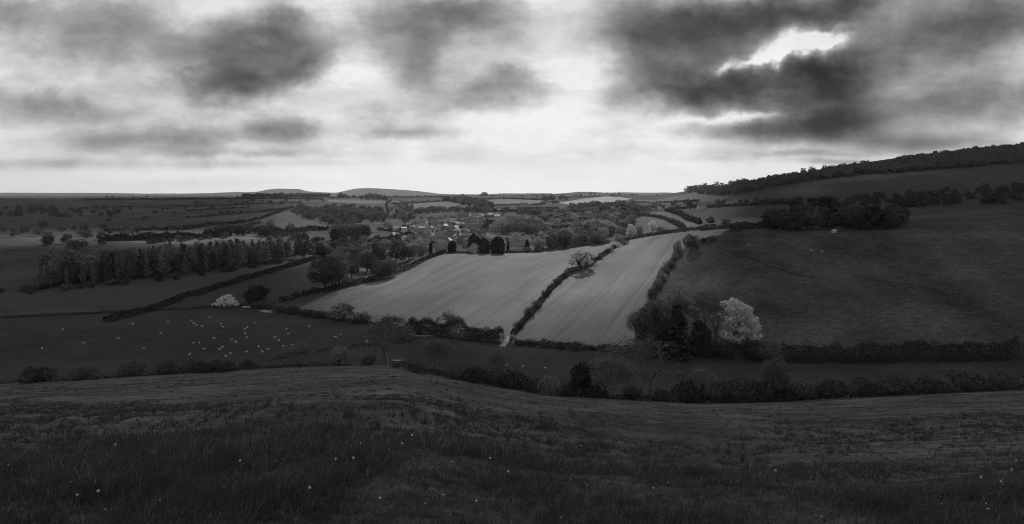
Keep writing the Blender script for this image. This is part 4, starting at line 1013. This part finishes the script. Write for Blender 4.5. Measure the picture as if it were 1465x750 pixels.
# rough scrub clothing the ground between the woods and the village
wood([(560,352),(575,340),(700,312),(775,312),(880,308),(905,320),(880,340),(770,352)], 160, (3, 6), [('broadfar','mid'),('broadfar','green'),('broadfar','dark'),('broadfar','light')], 'small tree or bush in the scrub round the village', 'scrub round the village', gap=.5)
settle(300-sum(1 for o in COL.objects if o.parent is None and o.name.startswith('broadleaf_tree'))-2)
# ------------------------------------------------------------------ buildings
M_RENDERW = plain_mat('white_render', .62, .9, .8, .1); M_STONE = plain_mat('stone_wall', .34, .9, 1.2, .3); M_BRICK = plain_mat('brick_wall', .24, .9, 1.5, .3)
M_SLATE = plain_mat('slate_roof', .13, .6, 2., .3); M_TILE = plain_mat('tile_roof', .2, .8, 2., .3); M_TINROOF = plain_mat('pale_sheet_roof', .48, .5, 1., .15); M_THATCH = plain_mat('thatch', .20, 1., 2., .3)
M_GLASS = plain_mat('window_glass', .04, .15, 1., .1); M_WOODW = plain_mat('painted_frame', .7, .6, 4., .1); M_WOOD = plain_mat('weathered_wood', .34, .9, 5., .3); M_METAL = plain_mat('galvanised_metal', .55, .5, 4., .2)
def bmo(name, fn, mat, parent=None):
    bm = bmesh.new(); fn(bm); bmesh.ops.recalc_face_normals(bm, faces=bm.faces); me = bpy.data.meshes.new(name); bm.to_mesh(me); bm.free(); me.materials.append(mat)
    return link(name, me, parent)
def bx(bm, x0, x1, y0, y1, z0, z1):
    vs = [bm.verts.new(p) for p in ((x0,y0,z0),(x1,y0,z0),(x1,y1,z0),(x0,y1,z0),(x0,y0,z1),(x1,y0,z1),(x1,y1,z1),(x0,y1,z1))]
    for f in ((0,3,2,1),(4,5,6,7),(0,1,5,4),(1,2,6,5),(2,3,7,6),(3,0,4,7)): bm.faces.new([vs[i] for i in f])
def gable_body(bm, l, w, h, r):
    a = l/2; b = w/2
    P = [(-a,-b,-1.2),(a,-b,-1.2),(a,b,-1.2),(-a,b,-1.2),(-a,-b,h),(a,-b,h),(a,b,h),(-a,b,h),(-a,0,h+r),(a,0,h+r)]
    v = [bm.verts.new(p) for p in P]
    for f in ((0,1,5,4),(2,3,7,6),(1,2,6,9,5),(3,0,4,8,7),(4,5,9,8),(6,7,8,9),(0,3,2,1)): bm.faces.new([v[i] for i in f])
def gable_roof(bm, l, w, h, r, ov=.45, t=.22):
    a = l/2+ov; k = r/(w/2); b = w/2+ov; zb = h-k*ov+.06
    for s in (-1, 1):
        P = [(-a, s*b, zb), (a, s*b, zb), (a, 0, h+r+.06), (-a, 0, h+r+.06)]
        v = [bm.verts.new(p) for p in P]+[bm.verts.new((p[0], p[1], p[2]+t)) for p in P]
        for f in ((0,1,2,3),(4,7,6,5),(0,4,5,1),(2,6,7,3),(1,5,6,2),(3,7,4,0)): bm.faces.new([v[i] for i in f])
def house(l, w, h, r, wall, roof, label, group=None, chim=1, wins=3, storeys=2, cat='house', name='cottage', barn=False):
    root = tag(link(name, None), label, cat, group)
    bmo('wall', lambda bm: gable_body(bm, l, w, h, r), wall, root)
    rf = bmo('roof', lambda bm: gable_roof(bm, l, w, h, r), roof, root)
    for k in range(chim):
        x = (-1 if k else 1)*(l/2-.6)
        bmo('chimney', lambda bm: (bx(bm, x-.45, x+.45, -.4, .4, h+r*.55, h+r+1.1), bx(bm, x-.2, x+.2, -.2, .2, h+r+1.102, h+r+1.5)), M_BRICK, rf)
    if not barn:
        for s in range(storeys):
            for k in range(wins):
                x = -l/2+l*(k+.5)/wins; z = 1.0+s*2.6
                if s == 0 and k == wins//2: 
                    bmo('door', lambda bm: bx(bm, x-.5, x+.5, -w/2-.06, -w/2-.003, 0, 2.05), M_WOOD, root); continue
                f = bmo('window', lambda bm: (bx(bm, x-.6, x+.6, -w/2-.07, -w/2-.004, z, z+.09), bx(bm, x-.6, x+.6, -w/2-.07, -w/2-.004, z+1.11, z+1.2), bx(bm, x-.6, x-.51, -w/2-.07, -w/2-.004, z+.092, z+1.108), bx(bm, x+.51, x+.6, -w/2-.07, -w/2-.004, z+.092, z+1.108), bx(bm, x-.04, x+.04, -w/2-.06, -w/2-.004, z+.092, z+1.108)), M_WOODW, root)
                bmo('pane', lambda bm: bx(bm, x-.507, x+.507, -w/2-.03, -w/2-.006, z+.094, z+1.106), M_GLASS, f)
        bmo('window', lambda bm: bx(bm, l/2+.004, l/2+.05, -.55, .55, h-1.5, h-.3), M_GLASS, root)
    else:
        bmo('door', lambda bm: bx(bm, -1.8, 1.8, -w/2-.07, -w/2-.004, 0, h-.6), M_WOOD, root)
    return root
def put(o, px, py, rz, ymin=175., ymax=1e9, s=1.0):
    q = hit(px, py, ymin, ymax); o.location = q; o.rotation_euler = (0, 0, rz); o.scale = (s, s, s); return o
put(house(13, 7.5, 4.6, 3.6, M_STONE, M_THATCH, 'gabled house at the top of the wide crop field beside the cypresses', wins=4, chim=1), 679, 361.8, 1.35)
put(house(15, 7, 4.4, 2.6, M_RENDERW, M_SLATE, 'white house under the big pale dome tree', wins=5, chim=2), 741, 358.5, .05)
put(house(34, 14, 4.2, 2.6, M_STONE, M_TINROOF, 'long pale roofed barn above the valley wood on the right', barn=True, chim=0, cat='barn', name='barn'), 898, 306, .1)
put(house(10, 8, 3.2, 2, M_RENDERW, M_TINROOF, 'small pale shed beside the long pale roofed barn', barn=True, chim=0, cat='shed', name='shed'), 912, 306, -.3)
put(house(13, 7, 4.4, 2.6, M_RENDERW, M_SLATE, 'white farmhouse at the top of the large dark field', wins=6, chim=2, name='farmhouse'), 1004, 299, .1)
put(house(13, 8, 5, 3, M_RENDERW, M_SLATE, 'white farm building below the skyline in the middle', wins=3, name='farmhouse', chim=1), 785, 293, -.3)
put(house(9, 6, 2.6, 1.6, M_RENDERW, M_TINROOF, 'white roofed barn left of the village', barn=True, chim=0, cat='barn', name='barn'), 577, 329, .15)
put(house(3.2, 2.4, 1.7, .7, M_RENDERW, M_TINROOF, 'small white hut below the black pine on the right', barn=True, chim=0, cat='hut', name='hut'), 1193, 333, .3, ymax=640, s=.75)
VIL = [(612,345),(626,349),(634,342),(642,347),(650,344),(657,349),(664,343),(622,339),(632,335),(646,337),(660,337),(672,339),(604,340),(598,332),(612,331),(640,329),(655,329),(668,332),(610,322),(620,318),(630,314),(642,321),(655,319),(668,324),(648,312),(676,314),(690,309),(663,308),(712,308),(617,353),(628,357),(640,353),(655,356),(666,352),(604,326),(680,331),(690,320),(618,343),(629,338),(638,345),(647,351),(653,340),(637,334),(626,331),(616,327),(636,324),(650,325),(661,322),(672,320),(606,347),(668,346),(683,325),(702,306)]
protos = []
for i, (px, py) in enumerate(VIL):
    if i < 6:
        o = house(*[(12,7,4.8,2.9,M_RENDERW,M_SLATE),(15,7,4.6,3.0,M_STONE,M_TILE),(10,6.5,4.6,2.8,M_RENDERW,M_TILE),(20,7,4.8,2.8,M_BRICK,M_SLATE),(11,8,3.2,2.6,M_RENDERW,M_TINROOF),(13,7,4.6,3.2,M_STONE,M_THATCH)][i], 'village cottage with a pitched roof among garden trees', 'village cottages', chim=1+i % 2, wins=3, storeys=1 if i == 4 else 2)
        protos.append(o)
    else: o = copy_tree(protos[i % 6])
    put(o, px, py+3.5, random.choice([0, 1.57, 3.14])+random.uniform(-.4, .4), ymin=300, s=.95)

# ------------------------------------------------------------------ gates, trough, fallen branches
def gate(label, p, q, n=5):
    a, b = Vector(p), Vector(q); d = b-a; l = Vector((d.x, d.y, 0)).length
    root = tag(link('field_gate', None, None, p, math.atan2(d.y, d.x)), label, 'gate')
    def bars(bm):
        for k in range(n): bx(bm, 0.12, l-.12, -.03, .03, .25+k*.24, .33+k*.24)
        bx(bm, .1, .18, -.032, .032, .2, 1.32); bx(bm, l-.18, l-.1, -.032, .032, .2, 1.32)
    bmo('gate_bars', bars, M_METAL, root)
    for x in (0, l): bmo('post', lambda bm: bx(bm, x-.1, x+.1, -.1, .1, -.3, 1.6), M_WOOD, root)
q = hit(723, 490, 240)
gate('pale field gate in the gap between the two lower crop field hedges', (q[0]-2.2, q[1]-.6, q[2]), (q[0]+2.2, q[1]+.5, q[2]))
q = hit(396, 446, 240)
gate('pale gate at the track entrance above the sheep pasture', (q[0]-3.5, q[1], q[2]), (q[0]+3.5, q[1]-1.0, q[2]), 4)
M_TRACK = field_mat('bare_track', .30, .25, patch=4, fine=.6, bump=.4, bumpd=.1)
def strip(name, label, pts, wid, mat, ymin=175., ymax=1e9, off=.12):
    W = np.array([hit(p[0], p[1], ymin, ymax)[:2] for p in pts]); seg = np.linalg.norm(np.diff(W, axis=0), axis=1); cum = np.r_[0, np.cumsum(seg)]
    s = np.linspace(0, cum[-1], max(8, int(cum[-1]/1.2))); X = np.interp(s, cum, W[:, 0]); Y = np.interp(s, cum, W[:, 1])
    dx, dy = np.gradient(X), np.gradient(Y); l = np.hypot(dx, dy); nx, ny = -dy/l, dx/l; ts = np.linspace(-.5, .5, 5)
    ww = wid*(1+.5*vnoise(s/4, s*0+3, 7))
    G = np.stack([np.stack([X+nx*t*ww, Y+ny*t*ww], -1) for t in ts], 1); Z = terrain(G[..., 0], G[..., 1])+off*(1-(2*ts)**4)[None, :]-.02*(np.abs(ts) > .4)[None, :]
    v = np.concatenate([G, Z[..., None]], -1).reshape(-1, 3); n, m = len(s), len(ts); ix = np.arange(n*m).reshape(n, m)
    f = np.stack([ix[:-1, :-1], ix[1:, :-1], ix[1:, 1:], ix[:-1, 1:]], -1).reshape(-1, 4)
    return tag(link(name, np_mesh(name, v, f, [mat], smooth=True)), label, 'path', kind='structure')
strip('path', 'worn pale track at the gate between the lower hedges', [(718,496),(722,491),(727,485),(731,480)], 3.0, M_TRACK, 240)
strip('path', 'worn pale entrance onto the sheep pasture', [(374,444),(388,446.5),(402,446.5),(406,443)], 4.5, M_TRACK, 240)
q = hit(353, 440.5, 240)
def trough(bm):
    bx(bm, -2.2, 2.2, -.7, -.6, .2, .95); bx(bm, -2.2, 2.2, .6, .7, .2, .95); bx(bm, -2.3, -2.202, -.7, .7, .2, .95); bx(bm, 2.202, 2.3, -.7, .7, .2, .95); bx(bm, -2.2, 2.2, -.598, .598, .2, .3)
tr = tag(link('water_trough', None, None, q, .1), 'pale metal trough under the dark round tree', 'trough')
bmo('basin', trough, M_METAL, tr)
for x in (-1.7, 1.7): bmo('leg', lambda bm: bx(bm, x-.15, x+.15, -.55, .55, -.2, .198), M_METAL, tr)
def fallen(label, px, py, seed, L_=7.):
    q = hit(px, py, 240); rng = np.random.default_rng(seed); segs = []
    for k in range(7):
        an = rng.uniform(-.5, .5)+(0 if k % 2 else 3.14); p = arr(rng.uniform(-1, 1), rng.uniform(-.6, .6), .25); d = arr(math.cos(an), math.sin(an)*.5, rng.uniform(0, .25))
        for j in range(3):
            e = p+d*L_*.22*rng.uniform(.7, 1.2); segs.append((p, e, .16/(j+1)+.03, .12/(j+1)+.02)); p = e; d = d+rng.normal(size=3)*arr(.3, .3, .15)
    v, f = tubes(segs, 5)
    return tag(link('fallen_branch', np_mesh('fallen_branch', v, f, [plain_mat('bleached_wood', .45, .9, 3, .2)], smooth=True), None, q), label, 'branch')
fallen('bleached fallen branches at the left end of the thick hedge', 607, 482, 3)
fallen('pale fallen limb lying beside the tall bare tree', 568, 517, 4, 5.)

strip('path', 'faint dark sheep track slanting across the steep hillside', [(1026,354),(1060,366),(1090,377),(1125,389),(1165,398)], 1.6, field_mat('trodden_grass', .040, .3, patch=6, fine=.8), 240, 640)
# ------------------------------------------------------------------ sheep
M_WOOL = plain_mat('wool', .58, 1., 9., .15)
def sheep_mesh(graze):
    J = [(-.46,0,.66),(-.2,0,.70),(.12,0,.70),(.40,0,.70)]; Rd = [.20,.29,.29,.23]; E = [(0,1),(1,2),(2,3)]
    hd = [(.58,0,.62),(.70,0,.34),(.80,0,.16)] if graze else [(.56,0,.86),(.70,0,1.0),(.86,0,.94)]
    for p, r in zip(hd, (.13,.11,.07)): J.append(p); Rd.append(r); E.append((len(J)-2, len(J)-1))
    for i, x in ((0,-.40),(3,.38)):
        for sy in (-1, 1):
            a = len(J); J.extend([(x, sy*.15, .45), (x+.02, sy*.15, .22), (x, sy*.15, -.02)]); Rd.extend([.09,.05,.045]); E.extend([(i,a),(a,a+1),(a+1,a+2)])
    hi = 5; 
    for sy in (-1, 1):
        a = len(J); b = J[hi]; J.append((b[0]-.05, sy*.17, b[2]+.03)); Rd.append(.035); E.append((hi, a))
    me = bpy.data.meshes.new('sheep'); me.from_pydata(J, E, []); o = bpy.data.objects.new('tmp', me); COL.objects.link(o)
    md = o.modifiers.new('s', 'SKIN'); sv = me.skin_vertices[0].data
    for k, r in enumerate(Rd): sv[k].radius = (r, r)
    sv[0].use_root = True
    s2 = o.modifiers.new('d', 'SUBSURF'); s2.levels = 1; s2.render_levels = 1
    dg = bpy.context.evaluated_depsgraph_get(); m2 = bpy.data.meshes.new_from_object(o.evaluated_get(dg)); bpy.data.objects.remove(o)
    m2.name = 'sheep'; m2.materials.clear(); m2.materials.append(M_WOOL); return m2
SM = [sheep_mesh(True), sheep_mesh(False)]
Z4 = [(153,283),(40,303),(57,322),(72,335),(106,340),(225,325),(240,345),(392,347),(374,358),(440,319),(378,385),(390,411),(185,416),(295,424),(318,438),(52,447),(88,444),(640,358),(652,388),(783,340),(563,412),(593,431),(620,465),(674,457),(983,393),(948,408),(120,485),(217,486),(232,474),(285,509),(26,518),(258,531),(463,468),(487,502),(388,502),(523,488),(1148,440)]
SH = [(265+a/4.413, 390+b/4.413+1.2, 'white sheep grazing in the dark valley pasture on the left', 'sheep in the left pasture') for a, b in Z4]
SH += [(px, py, 'white sheep grazing in the dark valley pasture on the left', 'sheep in the left pasture') for px, py in [(230,478),(205,500),(240,462),(170,486),(120,492),(60,500),(190,465),(90,472)]]
SH += [(748.3,525.5,'left of the two white sheep below the gate','sheep below the gate'),(780,528,'right of the two white sheep below the gate','sheep below the gate'),(725,524.5,'dim sheep by the feathery thorn below the gate','sheep below the gate')]
SH += [(1069.5,352.3,'left sheep of the close pair high on the dark hillside','sheep on the hillside'),(1075.5,352.5,'right sheep of the close pair high on the dark hillside','sheep on the hillside'),(1161,359.5,'left of the two spaced sheep on the right of the hillside','sheep on the hillside'),(1176.5,361.5,'right of the two spaced sheep on the right of the hillside','sheep on the hillside')]
for px, py, lab, grp in SH:
    q = hit(px, py, 240 if py < 500 or px > 600 else 225, 640)
    o = link('sheep', random.choice(SM), None, q, random.choice([0, 3.14])+random.uniform(-.9, .9), random.uniform(.85, 1.1))
    tag(o, lab, 'sheep', grp)

# ------------------------------------------------------------------ dandelion clocks and grass of the near meadow
M_STEM = plain_mat('flower_stem', .10, .8, 5, .2); M_CLOCK = leaf_mat('seed_head', .82, .4, .05)
rng = np.random.default_rng(5)
du = unit(70, rng); sv_, sf_ = leaf_quads(du*.011, du, .010, rng, jitter=.4)
stem_v, stem_f = tubes([(arr(0,0,-.05), arr(.012,0,.12), .003, .0026), (arr(.012,0,.12), arr(.0,.0,.235), .0026, .0022)], 5)
sv2 = sv_+arr(0, 0, .25)
ME_STEM = np_mesh('stem', stem_v, stem_f, [M_STEM], smooth=True); ME_HEAD = np_mesh('seed_head', sv2, sf_, [M_CLOCK])
FL = [(265+a/3.15, 540+b/3.15) for a, b in [(247,433),(497,244),(522,265),(360,312),(790,341),(748,342),(712,347),(919,348),(978,344),(1022,320),(1105,295),(1281,283),(1262,265),(985,248),(675,238),(830,184),(830,239),(560,560),(877,597),(1080,595),(1164,551),(1312,599),(1375,415),(1200,422),(407,398),(433,412),(175,522),(92,133),(8,174),(590,158),(668,178),(1090,199),(889,269),(758,416),(678,414),(1456,482),(1437,293),(455,177),(80,299),(365,228)]]
FL += [(730+a/3.117, 540+b/3.117) for a, b in [(268,480),(512,371),(1301,394),(236,321),(267,319),(288,337),(316,343),(491,286),(538,314),(603,333),(573,362),(690,341),(342,510),(638,552),(853,571),(984,492),(1184,491),(134,228),(810,290),(840,297),(898,285),(448,450),(1402,333),(1388,650),(228,642),(703,518)]]
FL += [(random.uniform(1205, 1460), random.uniform(620, 740)) for _ in range(14)]+[(random.uniform(5, 262), random.uniform(610, 740)) for _ in range(14)]
for px, py in FL:
    q = hit(px, py, 3, 120); k = random.choice([.55, .65, .8, 1.1])*random.uniform(.85, 1.15); y = max(4.5, q[1]-.25*k/.6)
    x = (px-CX)/F*y; o = link('dandelion_clock', None, None, (x, y, gz(x, y)), random.uniform(0, 6.28), k)
    link('stem', ME_STEM, o); link('seed_head', ME_HEAD, o)
    tag(o, 'white dandelion clock standing in the dark meadow grass', 'flower', 'dandelion clocks in the meadow')

def grass(nt_=72000):
    """tufts of blades, thick in the tussocks and thin between, out to the brow"""
    rng = np.random.default_rng(77)
    px = rng.uniform(-60, 1525, nt_); inv = rng.uniform(1/165., 1/4.2, nt_); Y = 1/inv
    far = rng.uniform(0, 1, nt_) < .42; Y = np.where(far, np.exp(rng.uniform(math.log(22), math.log(165), nt_)), Y)
    X = (px-CX)/F*Y
    cl = fbm(X/1.3, Y/1.3, 61, 3); cl2 = fbm(X/6, Y/4.5, 63, 3)
    keep = (rng.uniform(-.55, .5, nt_) < cl*.7+cl2*.4+np.where(Y < 22, .75, .52)) & (Y < np.exp(np.interp(px, PXS, _st[0][0]))-6)
    X, Y, cl, cl2 = X[keep], Y[keep], cl[keep], cl2[keep]; m = len(X)
    nb = 12; rt = (.05+.10*rng.uniform(0, 1, m))*(1+Y/60)                   # tuft radius
    Ht = (.12+.20*np.clip(cl+cl2+.10, -.25, .8))*rng.uniform(.7, 1.45, m)*(1-.75*sstep(10, 42, Y)); pale = rng.uniform(0, 1, m) < .14
    short = rng.uniform(0, 1, m) < .35; Ht = np.where(short, Ht*.55, Ht)
    k = np.repeat(np.arange(m), nb); n = len(k)
    an = rng.uniform(0, 6.283, n); rr = rng.uniform(0, 1, n)
    x = X[k]+np.cos(an)*rr*rt[k]; y = Y[k]+np.sin(an)*rr*rt[k]; z = terrain(x, y)
    L_ = Ht[k]*rng.uniform(.55, 1.35, n); tall = rng.uniform(0, 1, n) < .010; L_ = np.where(tall, L_*1.9, L_)
    wd = np.maximum(.0055, Y[k]*.00085)*rng.uniform(.7, 1.5, n)*(1+1.2*sstep(30, 90, Y[k]))
    lean = .15+.75*rr*rng.uniform(.4, 1.3, n); wx = .22+.3*vnoise(X[k]/4, Y[k]/4, 71)
    dx, dy = np.cos(an)*lean+wx, np.sin(an)*lean-.1
    f2 = an+rng.normal(0, .8, n); sx, sy = -np.sin(f2), np.cos(f2)
    b0 = np.stack([x, y, z-.03], 1); side = np.stack([sx, sy, 0*sx], 1)*wd[:, None]*.5
    m1 = b0+np.stack([dx*.28*L_, dy*.28*L_, .62*L_], 1); tp = b0+np.stack([dx*.9*L_, dy*.9*L_, L_*(1-.3*lean)], 1)
    v = np.stack([b0-side, b0+side, m1-side*.85, m1+side*.85, tp-side*.15, tp+side*.15], 1).reshape(-1, 3)
    o = (np.arange(n)*6)[:, None]
    f = np.concatenate([o+np.array([[0, 1, 3, 2]]), o+np.array([[2, 3, 5, 4]])], 0)
    mi = np.tile(np.where(pale[k], 1, 0), 2)
    me = np_mesh('grass', v, f, [leaf_mat('grass_blades', .088, .35, 0), leaf_mat('pale_blades', .19, .35, 0)], mi)
    tag(link('grass', me), 'dark uneven grass of the near meadow', 'grass', kind='stuff')
grass()
if HAZE: haze(HAZE)
vs_ = sc.view_settings
sc.display_settings.display_device = 'sRGB'
vs_.view_transform = 'Standard'; vs_.look = 'None'; vs_.exposure = 0; vs_.gamma = 1; vs_.use_curve_mapping = False
cy = sc.cycles
cy.max_bounces = 6; cy.diffuse_bounces = 3; cy.transmission_bounces = 3; cy.volume_bounces = 0; cy.transparent_max_bounces = 6
cy.use_denoising = DENOISE
try: cy.denoiser = 'OPENIMAGEDENOISE'
except Exception: pass
cy.denoising_prefilter = 'NONE'

cy.filter_width = 1.0
cy.denoising_input_passes = 'RGB_ALBEDO_NORMAL'
